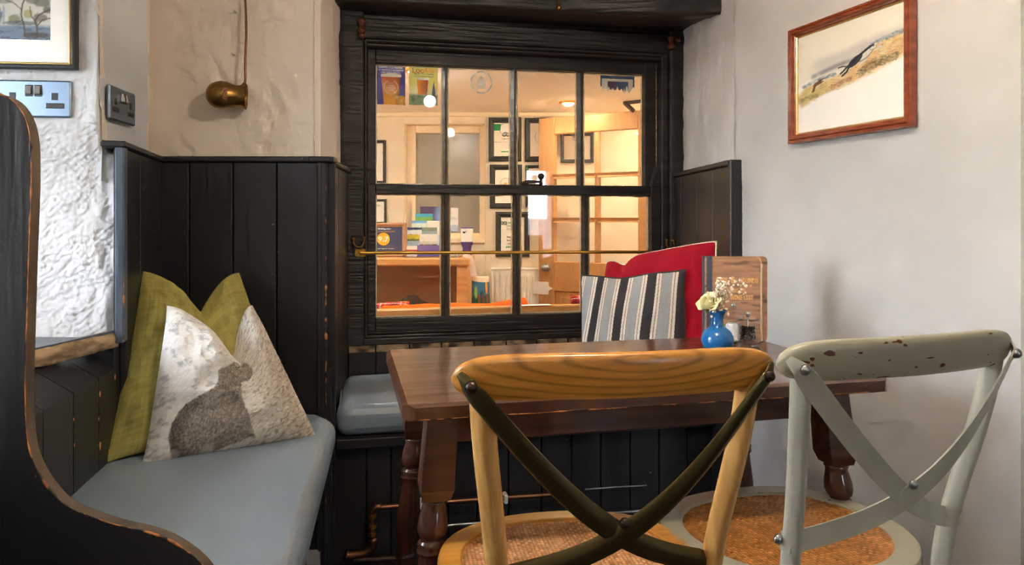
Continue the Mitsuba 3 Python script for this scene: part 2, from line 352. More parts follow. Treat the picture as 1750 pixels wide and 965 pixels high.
# the parts of the room behind the eye
put(struct('wall_front', 'pale wall of the dining room behind the viewer'), cat([cbox(-2.6, 2.75, -2.75, -2.6, -.1, 2.13), cbox(3.1, 4.2, -2.75, -2.6, -.1, 2.13), cbox(2.75, 3.1, -2.75, -2.6, -.1, .55), cbox(2.75, 3.1, -2.75, -2.6, 1.75, 2.13)]), 'plaster_grey', False)
put(struct('wall_far_right', 'pale wall to the right behind the viewer'), cat([cbox(1.105, 3.7, 1.5, 1.6, -.1, 2.13), cbox(3.6, 3.7, -2.7, 1.6, -.1, 2.13)]), 'plaster_grey', False)
FN = frame2((-.50, -2.62), (-.806, .58))
put(struct('wall_near_left', 'pale wall to the left behind the settle'), cbox(0, 3.215, 0, .1, -.1, 2.13).t(FN), 'plaster_grey', False)
# left window recess: sill, outer window, the return on the near side, the soffit
sl = struct('trim_1', 'dark slate sill of the left window with a torn front edge')
RC = [(-1.052, 1.928), (-1.085, 1.80), (-1.90, 1.83), (-1.66, .52), (-1.00, .55), (-1.135, 1.35)]
part(sl, 'slab', extrude(shapely.Polygon(RC), .028).sh(z=.775), 'slate', False)
tp = np.linspace(0, 1, 60); ex = np.interp(tp, [0, .43, 1], [-1.062, -1.140, -1.01]); ey = 1.915 - 1.3 * tp
ed = []
for k in range(60):
    o = .006 * meshkit.fbm(np.array([[tp[k] * 30, 0, 3.]]), 3)[0]; b = .012 * meshkit.fbm(np.array([[tp[k] * 22, 5, 3.]]), 3)[0]
    ed.append([(ex[k] - .02, ey[k], .80), (ex[k] + .004 + o, ey[k], .799), (ex[k] + .016 + o, ey[k], .785), (ex[k] + .012 + o, ey[k], .765 - b), (ex[k] - .01, ey[k], .758 - b)])
part(sl, 'torn_edge', grid(np.array(ed)), 'torn_edge', True, label='torn tan edge under the slate')
put(struct('wall_recess_near', 'near side wall of the left window recess'), cbox(-1.9, -.80, .5, .6, .74, 2.13), 'plaster_white', False)
put(struct('wall_below_sill', 'masonry under the left window sill'), cbox(-1.9, -1.16, .5, 1.95, -.1, .775), 'plaster_white', False)
FO = frame2((-1.66, .55), (-1.85, 1.84))
wn = struct('window_2', 'white window of the left recess')
OA, OB, OZ0, OZ1 = .22, 1.04, .90, 1.78
for nm, a in (('head', (OA, OB, OZ1 - .05, OZ1)), ('sill', (OA, OB, OZ0, OZ0 + .05)), ('jamb', (OA, OA + .05, OZ0, OZ1)), ('jamb', (OB - .05, OB, OZ0, OZ1)), ('mullion', (.615, .645, OZ0 + .05, OZ1 - .05))):
    part(wn, nm, cbox(a[0], a[1], 0, .05, a[2], a[3]).t(FO), 'white_plastic')
for a, b in ((OA + .05, .615), (.645, OB - .05)):
    part(wn, 'pane', M([(a, .025, OZ0 + .05), (b, .025, OZ0 + .05), (b, .025, OZ1 - .05), (a, .025, OZ1 - .05)], [[0, 1, 2], [0, 2, 3]]).t(FO), 'glass', False)
put(struct('wall_recess_outer', 'plastered outer wall round the left recess window'), cat([cbox(-.1, OA, -.03, .12, .74, 2.15), cbox(OB, 1.405, -.03, .12, .74, 2.15), cbox(OA, OB, -.03, .12, .74, OZ0), cbox(OA, OB, -.03, .12, OZ1, 2.15)]).t(FO), 'plaster_white', False)

# ---------------------------------------------------------------- black panelling: every board a part
def boards(key, fr, xs, z0, z1, y=0., th=.018, gap=.0022, name='plank', bsdf='black_paint', c=.0022, seed=0):
    r = np.random.default_rng(seed + 11)
    for a, b in zip(xs[:-1], xs[1:]):
        dy = r.uniform(-.0012, .0012)
        part(key, name, cbox(a + gap, b - gap, y + dy, y + th, z0, z1, c).t(fr), bsdf)
def capped(key, fr, xs, x0, x1, z0=.0, dep=.055, over=.010):
    boards(key, fr, xs, z0, CAP - .020, seed=len(xs))
    part(key, 'backing', cbox(x0, x1, .0185, .03, z0, CAP - .021, .001).t(fr), 'black_paint')
    part(key, 'cap_rail', cbox(x0, x1, -over, dep, CAP - .019, CAP, .004).t(fr), 'black_paint')
# behind the long bench
pr = struct('trim_2', 'black board panelling behind the long bench')
xs = [on(FB, x, 500)[0] for x in (274.5, 323, 398, 472.5, 544.5)]
capped(pr, FB, xs, xs[0] - .06, .565)
part(pr, 'corner_post', cbox(xs[-1] + .004, .541, -.010, .02, -Z0, CAP - .020, .004).t(FB), 'black_paint')
zz = np.linspace(.1, 1.24, 160)
def wornline(fr, x, y, zz, w, seed):
    n = meshkit.fbm(np.stack([zz * 55, 0 * zz + seed, 0 * zz], -1), 4, seed); ww = w * np.clip((n - .5) * 7, .03, 1.5) * (.15 + .85 * sst(1.15, .95, zz) if False else .12 + .88 * np.exp(-((zz - .72) / .33) ** 4))
    return tube(np.stack([x + 0 * zz, y + 0 * zz, zz], -1), ww, 6).t(fr)
part(pr, 'worn_edge', wornline(FB, .5405, -.0092, zz, .0032, 3), 'worn_edge', True, label='chipped orange edge of the corner post')
# left end
pl = struct('trim_3', 'black board panelling at the left end of the bench, with a blue-grey edge post')
part(pl, 'edge_post', cbox(-.030, .010, -.002, .021, .77, CAP - .005, .004).t(FL), 'blue_grey_gloss', label='blue-grey gloss edge post')
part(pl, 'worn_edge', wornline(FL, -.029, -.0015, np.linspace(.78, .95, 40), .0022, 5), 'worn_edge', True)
xl = [.010, .165, .476]
boards(pl, FL, xl, .1, CAP - .020, seed=5)
part(pl, 'backing', cbox(0, .49, .0185, .03, .1, CAP - .021, .001).t(FL), 'black_paint')
part(pl, 'cap_rail', cbox(-.034, .475, -.006, .055, CAP - .019, CAP, .005).t(FL), 'black_paint')
# boards under the left sill
pu = struct('trim_4', 'black boards under the slate sill')
xu = [.02, .17, .32, .475, .63, .785, .935, 1.085, 1.235, 1.368]
for a, b in zip(xu[:-1], xu[1:]):
    m = hull([(x, y, z) for x in (a + .002, b - .002) for y, z in ((.085, .0), (.0, .0), (.0, .700), (.085, .757))])
    part(pu, 'plank', m.t(FLL), 'black_paint', False)
part(pu, 'end_block', cbox(.60, .80, -.03, -.004, .45, .772).t(FV), 'black_paint')
part(pu, 'backing', cbox(0, 1.37, .086, .095, 0, .762, .001).t(FLL), 'black_paint')
for x, z, r in ((1.242, .66, .006), (1.243, .53, .008), (1.236, .60, .003), (1.09, .58, .003), (1.30, .50, .003), (1.085, .64, .003), (1.345, .68, .006)):
    a_ = np.linspace(0, 6.283, 9)[:-1]; part(pu, 'paint_chip', hull([(x + r * .6 * math.cos(t) * (1 + .4 * math.sin(3 * t)), y, z + r * 1.3 * math.sin(t)) for t in a_ for y in (-.0006, .001)]).t(FLL), 'chip_wood', False)
# left cheek of the bay
ps = struct('trim_5', 'narrow black boards on the left cheek of the window bay')
capped(ps, FS, [.0, .09, .18, .27, .36, .455, .55, .655], -.012, .665, dep=.06)
# right cheek
pq = struct('trim_6', 'black boards on the right cheek of the window bay, with an end post')
xr = [on(FR, x, 350)[0] for x in (1152, 1163.5, 1190, 1218, 1246)]
capped(pq, FR, [-.06] + xr, -.07, xr[-1] + .005, dep=.06)
part(pq, 'end_post', cbox(xr[-1] + .002, xr[-1] + .030, -.006, .068, -Z0, CAP, .004).t(FR), 'black_paint')
part(pq, 'worn_edge', wornline(FR, xr[-1] + .030, -.006, zz, .0016, 8), 'lit_worn_tan', True)
# under the window
pw = struct('trim_7', 'black boards under the window with light painted on their bevelled tops')
xw = [-.01] + [on(FW, x, 620, -.05)[0] for x in (642, 700.5, 755, 811, 866, 918, 972)]
while xw[-1] < 1.4: xw.append(xw[-1] + .142)
xw[-1] = 1.50
for k, (a, b) in enumerate(zip(xw[:-1], xw[1:])):
    m = hull([(x, y, z) for x in (a + .003, b - .003) for y, z in ((-.028, .05), (-.05, .05), (-.05, .548), (-.028, .573))])
    part(pw, 'plank', m.t(FW), 'black_paint', False)
    q = np.array([[(a + .003, -.0502, .549), (a + .003, -.0285, .574)], [(b - .003, -.0502, .549), (b - .003, -.0285, .574)]])
    part(pw, 'worn_bevel', grid(q, flip=True).t(FW), 'lit_worn_tan', False)  # bevels coloured tan for the light falling on them
part(pw, 'backing', cbox(-.03, 1.5, -.027, -.015, .05, .57, .001).t(FW), 'black_paint')

# ---------------------------------------------------------------- beam and window
bm = struct('ceiling_beam', 'rough black beam over the window')
gx = np.linspace(-.16, 1.62, 70); fy = np.interp(gx, [-.16, 0, .85, 1.2, 1.42, 1.62], [-.15, -.155, -.25, -.38, -.66, -.9]); bz = np.interp(gx, [-.16, .5, .85, 1.2, 1.42, 1.62], [1.958, 1.948, 1.938, 1.912, 1.85, 1.83])
tt = np.linspace(0, 1, 14)
rows = []
for k in range(70):
    n1 = meshkit.fbm(np.array([[gx[k] * 5, t * 4, 1.] for t in tt]), 3) - .5
    under = [(gx[k], .06 + (fy[k] - .06) * t, 1.955 + (bz[k] - 1.955) * t ** 1.5 + .012 * n1[i]) for i, t in enumerate(tt)]
    face = [(gx[k], fy[k] - .012 - .012 * (meshkit.fbm(np.array([[gx[k] * 6, z * 8, 4.]]), 3)[0] - .5), bz[k] + .012 + z) for z in np.linspace(0, .3, 10)]
    rows.append(under + face)
put(bm, grid(np.array(rows)).t(FW), 'black_beam', True)
kb = thing('ceiling_hook_knob', 'small round brass knob added under the black beam', 'knob')  # brass knob added for a blurry yellow dot
put(kb, lathe([(0, -.012), (.008, -.009), (.011, 0), (.008, .009), (.004, .012), (.004, .03), (0, .03)], 16).sh(*(at(955, 13, 2.84))), 'old_brass', True)

w1 = struct('window_1', 'black twelve-bar sash window to the lobby')
def wbar(name, x0, x1, y0, y1, z0, z1, parent=None, bsdf='black_beam', c=.004): return part(parent or w1, name, cbox(x0, x1, y0, y1, z0, z1, c).t(FW), bsdf)
def rough_post(name, x0, x1, y0, y1, z0, z1, seed):
    n = 60; z = np.linspace(z0, z1, n); rr = np.random.default_rng(seed); sec = []
    for (x, y) in ((x0, y1), (x0, y0 + .008), (x0 + .008, y0), ((x0 * 2 + x1) / 3, y0), ((x0 + 2 * x1) / 3, y0), (x1 - .006, y0), (x1, y0 + .006), (x1, y1)):
        dx = .006 * (meshkit.fbm(np.stack([z * 12, 0 * z + x * 40, 0 * z + y * 60], -1), 3, seed) - .5); sec.append(np.stack([x + dx, y + dx, z], -1))
    part(w1, name, grid(np.array(sec).transpose(1, 0, 2), flip=True).t(FW), 'black_beam', 40)
rough_post('post', -.055, .053, -.035, .06, .575, 1.99, 1)
rough_post('post', 1.407, 1.50, -.035, .06, .575, 1.99, 2)
def rough_rail(name, x0, x1, y0, y1, z0, z1, seed):
    n = 80; x = np.linspace(x0, x1, n); sec = []
    for (y, z) in ((y1, z0), (y0 + .006, z0), (y0, z0 + .008), (y0, z0 * .66 + z1 * .34), (y0, z0 * .33 + z1 * .67), (y0 + .001, z1 - .004), (y0 + .005, z1), (y1, z1)):
        d = .007 * (meshkit.fbm(np.stack([x * 9, 0 * x + z * 60, 0 * x + y * 40], -1), 3, seed) - .5); sec.append(np.stack([x, y + d, z + d], -1))
    part(w1, name, grid(np.array(sec).transpose(1, 0, 2)).t(FW), 'black_beam', 22)
rough_rail('lintel', -.05, 1.495, -.03, .06, 1.849, 1.932, 3)
wbar('head_board', -.05, 1.495, .0, .0615, 1.925, 2.06)
# staff bead round the sashes
for nm, a in (('staff_bead', (.053, .067, .60, 1.85)), ('staff_bead', (1.376, 1.408, .60, 1.85))):
    wbar(nm, a[0], a[1], -.018, .05, a[2], a[3], c=.005)
wbar('staff_bead', .053, 1.408, -.020, .05, 1.834, 1.849, c=.005); wbar('staff_bead', .06, 1.40, -.010, .05, 1.819, 1.835, c=.005)
wbar('staff_bead', .053, 1.408, -.022, .05, .600, .613, c=.005); wbar('staff_bead', .06, 1.40, -.010, .05, .612, .628, c=.005)
wbar('sill', -.05, 1.49, -.03, .06, .574, .601)
# sashes
def sash(name, y, xe, z0, z1, zt, zb, rail, bars, x0, x1):
    k = struct(f'{w1}__{name}'); labels.pop(k)
    scene.pop(k, None)
    t = .042
    put(k, cat([cbox(x0, xe[0], y, y + t, z0, z1), cbox(xe[-1], x1, y, y + t, z0, z1), cbox(xe[0], xe[-1], y, y + t, z0, zb), cbox(xe[0], xe[-1], y, y + t, zt, z1)]).t(FW), 'black_beam', False)
    for a, b in bars:
        sec = hull([(x, yy, z) for z in (zb, zt) for x, yy in ((a, y + .030), (a + .010, y + .006), ((a + b) / 2 - .004, y), ((a + b) / 2 + .004, y), (b - .010, y + .006), (b, y + .030))])
        part(k, 'glazing_bar', sec.t(FW), 'black_beam', False)
    L_ = [xe[0]] + [v for ab in bars for v in ab] + [xe[-1]]
    for i in range(0, len(L_), 2):
        a, b = L_[i], L_[i + 1]; yy = y + .034
        part(k, 'pane', M([(a, yy, zb), (b, yy, zb), (b, yy, zt), (a, yy, zt)], [[0, 1, 2], [0, 2, 3]]).t(FW), 'glass', False)
        r = np.random.default_rng(i); wv = lambda n, s=.006: s * r.uniform(.5, 1.2)
        s4 = []
        for (p0, p1, q) in (((a, zb), (b, zb), (0, 1)), ((a, zt), (b, zt), (0, -1)), ((a, zb), (a, zt), (1, 0)), ((b, zb), (b, zt), (-1, 0))):
            t_ = np.linspace(0, 1, 22); o = .0045 + .007 * (meshkit.fbm(np.stack([t_ * 9, 0 * t_ + i, 0 * t_ + q[0] * 3 + q[1]], -1), 3, i) - .35)
            px, pz = p0[0] + (p1[0] - p0[0]) * t_, p0[1] + (p1[1] - p0[1]) * t_
            s4.append(grid(np.stack([np.stack([px, 0 * t_ + yy + .002, pz], -1), np.stack([px + q[0] * o, 0 * t_ + yy + .002, pz + q[1] * o], -1)], 1)))
        part(k, 'putty', cat(s4).t(FW), 'putty', False)
sash('upper_sash', .048, [.102, 1.321], 1.203, 1.836, 1.764, 1.247, 0, [(.389, .415), (.693, .725), (1.001, 1.037)], .067, 1.378)
sash('lower_sash', .0, [.101, 1.332], .616, 1.246, 1.204, .680, 0, [(.379, .416), (.693, .730), (1.008, 1.046)], .067, 1.378)
# sash horns
for a, b in ((.066, .1), (1.376, 1.335)):
    part(w1, 'sash_horn', hull([(x, y, z) for y in (.006, .047) for x, z in ((a, 1.247), (b, 1.247), (a, 1.34), (a + (b - a) * .25, 1.34))]).t(FW), 'black_beam', False)
# catch on the meeting rail
kt = thing('sash_catch', 'black iron catch with a round knob on the meeting rail', 'window catch')
cx0, cz0 = on(FW, 925, 316)
part(kt, 'plate', cbox(cx0 - .085, cx0 + .01, .008, .034, 1.2465, 1.2515, .002).t(FW), 'dark_iron')
part(kt, 'lever', hull(np.vstack([np.array([(cx0 - .055, .02, 1.266)]) + .004 * trimesh.creation.icosphere(1).vertices, np.array([(cx0 - .005, .02, 1.262)]) + .005 * trimesh.creation.icosphere(1).vertices, np.array([(cx0 - .085, .02, 1.255)]) + .005 * trimesh.creation.icosphere(1).vertices])).t(FW), 'dark_iron', True)
part(kt, 'knob', lathe([(0, 1.252), (.009, 1.252), (.006, 1.262), (.006, 1.272), (.013, 1.280), (.015, 1.288), (.010, 1.297), (0, 1.299)], 18).sh(cx0 + .004, .021, 0).t(FW), 'dark_iron', True)
# two cleats at the head
for px, py, lab in ((618, 45, 'glossy brown cord reel at the top left corner of the window'), (1146, 73, 'glossy brown cord reel at the top right corner of the window')):
    x, z = on(FW, px, py, -.05); k = thing('cord_reel', lab, 'cord reel')
    ym = np.array([[1, 0, 0, 0], [0, 0, 1, 0], [0, 1, 0, 0], [0, 0, 0, 1.]])
    part(k, 'spool', lathe([(0, -.03), (.012, -.03), (.017, -.022), (.016, -.014), (.009, -.004), (.010, .008), (.016, .016), (.017, .024), (.012, .030), (0, .03)], 20).t(np.array([[1, 0, 0, x], [0, 1, 0, -.055], [0, 0, 1, z], [0, 0, 0, 1.]])).t(FW), 'knob_brown', True)
    part(k, 'knob', tm(trimesh.creation.icosphere(2, .013)).sh(x + (.030 if px > 1000 else .002), -.06, z + (.012 if px > 1000 else -.040)).t(FW), 'knob_brown', True)
# brass rod and hooks
rd = thing('brass_rod', 'thin brass curtain rod across the lower sash', 'curtain rod')
a, b = on(FW, 616, 432, -.04), on(FW, 1146, 430, -.04)
part(rd, 'rod', tube([(a[0], -.045, a[1]), (b[0], -.045, b[1])], .0072, 14).t(FW), 'brass', True)
for (x, z), s in ((a, 1), (b, -1)):
    part(rd, 'bracket', cat([cbox(x - .02, x + .02, -.038, -.034, z - .016, z + .016, .001), hull([(x - s * .012 + dx, y, z + dz) for dx in (-.01, .01) for y in (-.052, -.034) for dz in (-.009, .009)]), tube([(x, -.045, z), (x + s * .06, -.045, z)], [.0095, .0066], 12)]).t(FW), 'brass')
    part(rd, 'screw', tm(trimesh.creation.icosphere(1, .005)).sh(x - s * .004, -.053, z).t(FW), 'old_brass', True)
def hook(name, label, x, z, side):
    k = thing(name, label, 'hook', )
    c = [(x, -.034, z + .012), (x, -.05, z + .006), (x + side * .004, -.062, z - .012), (x + side * .02, -.066, z - .022), (x + side * .036, -.066, z - .012), (x + side * .04, -.066, z + .012)]
    part(k, 'arm', tube(spline(c, 24), np.linspace(.0062, .0045, 24), 10).t(FW), 'old_brass', True)
    part(k, 'tip', tm(trimesh.creation.icosphere(2, .0075)).sh(x + side * .04, -.066, z + .016).t(FW), 'old_brass', True)
    part(k, 'base', tm(trimesh.creation.icosphere(2, .011)).sh(x, -.042, z + .012).t(FW), 'old_brass', True)
x, z = on(FW, 604, 413, -.04); hook('brass_hook', 'small brass hook on the left post of the window', x, z, 1)
x, z = on(FW, 1150, 416, -.04); hook('brass_hook', 'small brass hook on the right post of the window above the red cushion', x, z, -1)
# masonry of the window wall
put(struct('wall_window', 'wall between the dining corner and the lobby around the window'), cat([cbox(-2.4, .05, .062, .13, -.5, 2.3), cbox(1.412, 3.2, .062, .13, -.5, 2.3), cbox(.05, 1.412, .094, .13, 1.815, 2.3), cbox(.05, 1.412, .062, .13, -.5, .60)]).t(FW), 'plaster_cream', False)
# ---------------------------------------------------------------- benches
def soft_slab(corners, z0, z1, r, crown=.012, res=.02, seed=0, rip=.004):
    pts = rounded([(x, y, z) for x, y in corners for z in (z0 + r, z1 - r)], r, 3)
    m = man(m3.Manifold.hull_points(pts.astype(np.float32)).refine_to_length(res))
    c = np.mean(np.array(corners), 0); v = m.v.copy()
    d = np.linalg.norm((v[:, :2] - c) / (np.ptp(np.array(corners), axis=0) / 2), axis=1)
    top = sst(z0 + r, z1, v[:, 2])
    v[:, 2] += top * (crown * (1 - np.clip(d, 0, 1) ** 2) + rip * (meshkit.fbm(np.stack([v[:, 0] * 4, v[:, 1] * 11, 0 * d], -1), 3, seed) - .5))
    return M(v, m.f)
sb = thing('long_bench', 'built-in black wooden bench along the left wall under the long grey seat pad', 'bench')
BL, BRr, FRr, FL_ = (-1.125, 2.30), (-.64, 2.33), (-.425, 1.225), (-.935, 1.225)
part(sb, 'seat_board', hull([(x, y, z) for x, y in ((-1.12, 2.36), (-.635, 2.36), (-.43, 1.21), (-.92, 1.21)) for z in (.325, .358)]), 'black_paint')
fr_b = frame2((-.465, 1.21), (-.672, 2.36))
boards(sb, fr_b, [.0, .17, .34, .51, .68, .85, 1.02, 1.16], -Z0, .324, seed=21)
part(sb, 'backing', cbox(0, 1.16, .020, .03, -Z0, .322, .001).t(fr_b), 'black_paint')
sd = thing('seat_pad', 'long grey leather seat pad on the left bench under the green and rabbit cushions', 'seat pad')
put(sd, soft_slab([BL, (-.645, 2.32), (-.60, 2.26), (-.425, 1.23), (-.925, 1.23)], .36, .465, .045, .012, .018, 3, .006), 'grey_leather', True)
wb = thing('window_bench', 'built-in black wooden bench under the window', 'bench')
part(wb, 'seat_board', cbox(-.04, 1.46, -.60, -.052, .325, .358).t(FW), 'black_paint')
xb = [-.06, .06] + [on(FW, x, 800, -.56)[0] for x in (668, 718, 766, 815, 869, 925, 977, 1027)]
while xb[-1] < 1.2: xb.append(xb[-1] + .114)
xb.append(1.42)
boards(wb, FW, xb, -Z0, .324, y=-.56, seed=33)
part(wb, 'backing', cbox(-.06, 1.42, -.541, -.53, -Z0, .322, .001).t(FW), 'black_paint')
part(wb, 'end_post', cbox(-.075, -.052, -.60, -.54, -Z0, .60, .004).t(FW), 'black_paint')
sd = thing('seat_pad', 'shorter grey leather seat pad on the bench under the window', 'seat pad')
put(sd, soft_slab([(p @ np.array([FW[0, 0], FW[0, 1]]) + FW[0, 3], p @ np.array([FW[1, 0], FW[1, 1]]) + FW[1, 3]) for p in map(np.array, ((.015, -.10), (1.40, -.10), (1.36, -.545), (.0, -.545)))], .36, .465, .042, .010, .02, 5, .003), 'grey_leather', True)
fq = lambda x, y, z: np.array([x, y, z]) @ FW[:3, :3].T + FW[:3, 3]
part(sd, 'seam', tube([fq(-.032, y, z) for y, z in ((-.10, .440), (-.30, .447), (-.50, .441), (-.55, .42), (-.572, .40))], .0022, 8), 'grey_leather', True)
# pipes under the window bench
def pipe_at(px, py, off=-.60): x, z = on(FW, px, py, off); return (x, off, z)
cp = thing('copper_pipe', 'thin copper pipe running along the front of the window bench', 'pipe')
p0, p1, p2 = pipe_at(636, 868), pipe_at(797, 855), pipe_at(975, 843)
part(cp, 'pipe', tube(spline([p0, p1, p2], 20), .0085, 12).t(FW), 'copper', True)
part(cp, 'elbow', tube(spline([(p0[0] + .03, -.60, p0[2] + .002), (p0[0] + .006, -.60, p0[2] - .002), (p0[0], -.60, p0[2] - .012), (p0[0], -.60, p0[2] - .10)], 16), [.0115] * 16, 12).t(FW), 'copper', True)
for k, t in enumerate((.02, .055, .08)): part(cp, 'joint_ring', tube([(p0[0], -.60, p0[2] - t), (p0[0], -.60, p0[2] - t - .012)], .0145, 14).t(FW), 'brass')
e0 = (p0[0], -.60, p0[2] - .10)
part(cp, 'elbow', tube(spline([e0, (e0[0] - .002, -.60, e0[2] - .03), (e0[0] - .02, -.60, e0[2] - .045), (e0[0] - .09, -.60, e0[2] - .05)], 20), .016, 14).t(FW), 'copper', True)
for px in (721, 864, 952):
    x, y, z = pipe_at(px, 868 - (px - 636) * .074); part(cp, 'clip', cbox(x - .007, x + .007, -.613, -.575, z - .016, z + .016).t(FW), 'white_plastic')
g = thing('grey_pipe', 'thin grey conduit low on the front of the window bench', 'pipe')
put(g, tube([pipe_at(700, 908, -.585), pipe_at(775, 897, -.585), pipe_at(1100, 872, -.585)], .006, 10).t(FW), 'steel', True)
g = thing('iron_pipe', 'dark iron pipe near the floor under the window bench', 'pipe')
put(g, tube([pipe_at(604, 958, -.61), pipe_at(690, 952, -.61), pipe_at(700, 935, -.60), pipe_at(703, 905, -.59)], .010, 10).t(FW), 'dark_iron', True)
g = thing('cable', 'thin pale cable clipped along the front of the window bench', 'cable')
put(g, tube([pipe_at(1000, 836, -.575), pipe_at(1050, 832, -.575), pipe_at(1105, 829, -.575)], .003, 8).t(FW), 'steel', True)

# ---------------------------------------------------------------- settle end in the foreground
st = thing('settle_end', 'dark curved end board of the settle with a worn orange edge, nearest the viewer', 'settle')
DB = 1.17
prof = [(-150, 250), (-120, 196), (-70, 158), (-30, 152), (0, 159), (18.6, 168), (38, 190), (48, 215), (53, 250), (54, 300), (50, 420), (46, 550), (43.5, 640), (44.5, 713), (48, 755), (60.5, 797), (87, 838), (110, 861), (151, 880), (189, 893), (227, 902), (265, 912), (302, 929), (329, 948), (350, 968), (368, 1000), (374, 1060), (372, 1200)]
pw_ = np.array([at(x, y, DB)[[0, 2]] for x, y in prof]); pw_ = spline(pw_, 160)
low = pw_[-1]
outline = np.vstack([pw_, [(low[0], -Z0), (-.905, -Z0), (-.905, pw_[0][1] - .3)]])
body = extrude(shapely.Polygon(outline).buffer(-.003, join_style=2), .026).t(ROTX).sh(y=DB + .027)
part(st, 'end_board', body, 'black_paint', 20)
# worn arris, and the brown face of the board's thickness
path = np.stack([pw_[:, 0], 0 * pw_[:, 0] + DB + .0016, pw_[:, 1]], -1); sidx = np.arange(160)
wn_ = meshkit.fbm(np.stack([sidx * .35, 0 * sidx, 0 * sidx], -1), 3, 4)
nr = unit(np.stack([np.gradient(pw_[:, 1]), -np.gradient(pw_[:, 0])], -1)); nr = nr * np.sign((nr * (pw_ - [-1., .5])).sum(1).mean())
fr1, fr2 = pw_ - nr * .0018, pw_ - nr * .0018
part(st, 'edge_face', grid(np.stack([np.stack([fr1[:, 0], 0 * sidx + DB + .003, fr1[:, 1]], -1), np.stack([fr2[:, 0], 0 * sidx + DB + .0245, fr2[:, 1]], -1)], 1)), 'edge_brown', True, label='brown worn edge face')
part(st, 'worn_edge', tube(path - np.stack([nr[:, 0], 0 * sidx, nr[:, 1]], -1) * .0016, .0007 + .0018 * np.clip((wn_ - .42) * 4, 0, 1) * np.interp(sidx, [0, 40, 52, 85, 100, 159], [1, 1, .1, .1, .9, 1.1]), 8), 'worn_edge', True, label='worn orange edge')

# ---------------------------------------------------------------- cushions
def cushion(key, TL, TR, BLc, BRc, th, pinch=(.04, .04, .04, .04), chop=None, n=110, front=None, back=None, puff=(1., .8), wr=.004, seed=0, face=-1, bsdf='fabric', epow=2.5, kind='dent'):
    TL, TR, BLc, BRc = (np.asarray(q, float) for q in (TL, TR, BLc, BRc))
    g = np.linspace(-1, 1, n); g = np.sign(g) * (1 - (1 - np.abs(g)) ** 1.25)
    u, v = np.meshgrid(g, g, indexing='ij')
    pl_, pr_, pb_, pt_ = pinch
    pw5 = lambda x: 1 - np.abs(x) ** epow
    uu = np.where(u < 0, u * (1 - pl_ * pw5(v)), u * (1 - pr_ * pw5(v))); vv = np.where(v < 0, v * (1 - pb_ * pw5(u)), v * (1 - pt_ * pw5(u)))
    s, t = (uu + 1) / 2, (vv + 1) / 2
    base = (BLc * ((1 - s) * (1 - t))[..., None] + BRc * (s * (1 - t))[..., None] + TL * ((1 - s) * t)[..., None] + TR * (s * t)[..., None])
    N = unit(np.cross(BRc - BLc, (TL + TR - BLc - BRc))); N = N if N[1] * face > 0 else -N
    up = unit(TL + TR - BLc - BRc)
    h = th * np.clip((1 - np.abs(u) ** 2.6) * (1 - np.abs(v) ** 2.6), 0, 1) ** .55
    if chop:
        dep, w, u0, val = chop
        dd_ = np.abs(u - u0) / np.where(u > u0, 1 - u0, 1 + u0); e = np.exp(-((u - u0) / w) ** 2) if kind == 'dent' else np.clip(1 - dd_, 0, 1) ** 1.75
        tp_ = np.clip((v + 1) / 2, 0, 1) ** 2.2
        base = base - up * (dep * e * tp_)[..., None]
        h = h * (1 - val * np.exp(-((u - u0) / (w * .8)) ** 2) * np.clip((v + .5) / 1.5, 0, 1) ** 1.5)
        h = h * (1 + .3 * np.exp(-((np.abs(u - u0) - .5) / .25) ** 2) * tp_)
    q3 = np.stack([u * 2.2, v * 2.2, 0 * u], -1)
    rp = (meshkit.fbm(q3, 4, seed) - .5) + .6 * (1 - np.abs(2 * meshkit.fbm(q3 * 1.3 + 9, 3, seed + 5) - 1) - .75)
    h = h + wr * 2 * rp * np.clip(h / th, 0, 1) ** .6
    fc = front(s0 := (u + 1) / 2, (v + 1) / 2); bc = back((u + 1) / 2, (v + 1) / 2) if back else fc
    A = grid(base + N * (h * puff[0])[..., None], c=fc); Bk = grid(base - N * (h * puff[1])[..., None], c=bc, flip=True)
    put(key, cat([A, Bk]), bsdf, True)
    rim = np.concatenate([base[:, 0], base[-1, 1:], base[::-1, -1][1:], base[0, ::-1][1:]])
    return rim, A
def linen(c1, c2, s=150):
    def f(u, v):
        a = .5 * meshkit.noise(np.stack([u * s, v * 9, 0 * u], -1), 2) + .5 * meshkit.noise(np.stack([u * 9, v * s, 0 * u], -1), 3)
        return blend(c1, c2, np.clip(a * .75 + .35 * nz(u, v, 3, 4), 0, 1))
    return f
# green
k = thing('cushion', 'olive green linen cushion with a chopped top, leaning in the bench corner', 'cushion')
cushion(k, at(241, 463, 2.12), at(409, 466, 2.31), at(172, 794, 1.845), (-.64, 2.13, .49), .085, (.05, .02, .04, .0), (.135, .34, .10, .60), kind='vee', front=linen(C(124, 116, 54), C(178, 168, 98)), seed=2, wr=.028, puff=(1.0, .5), epow=5, n=130)
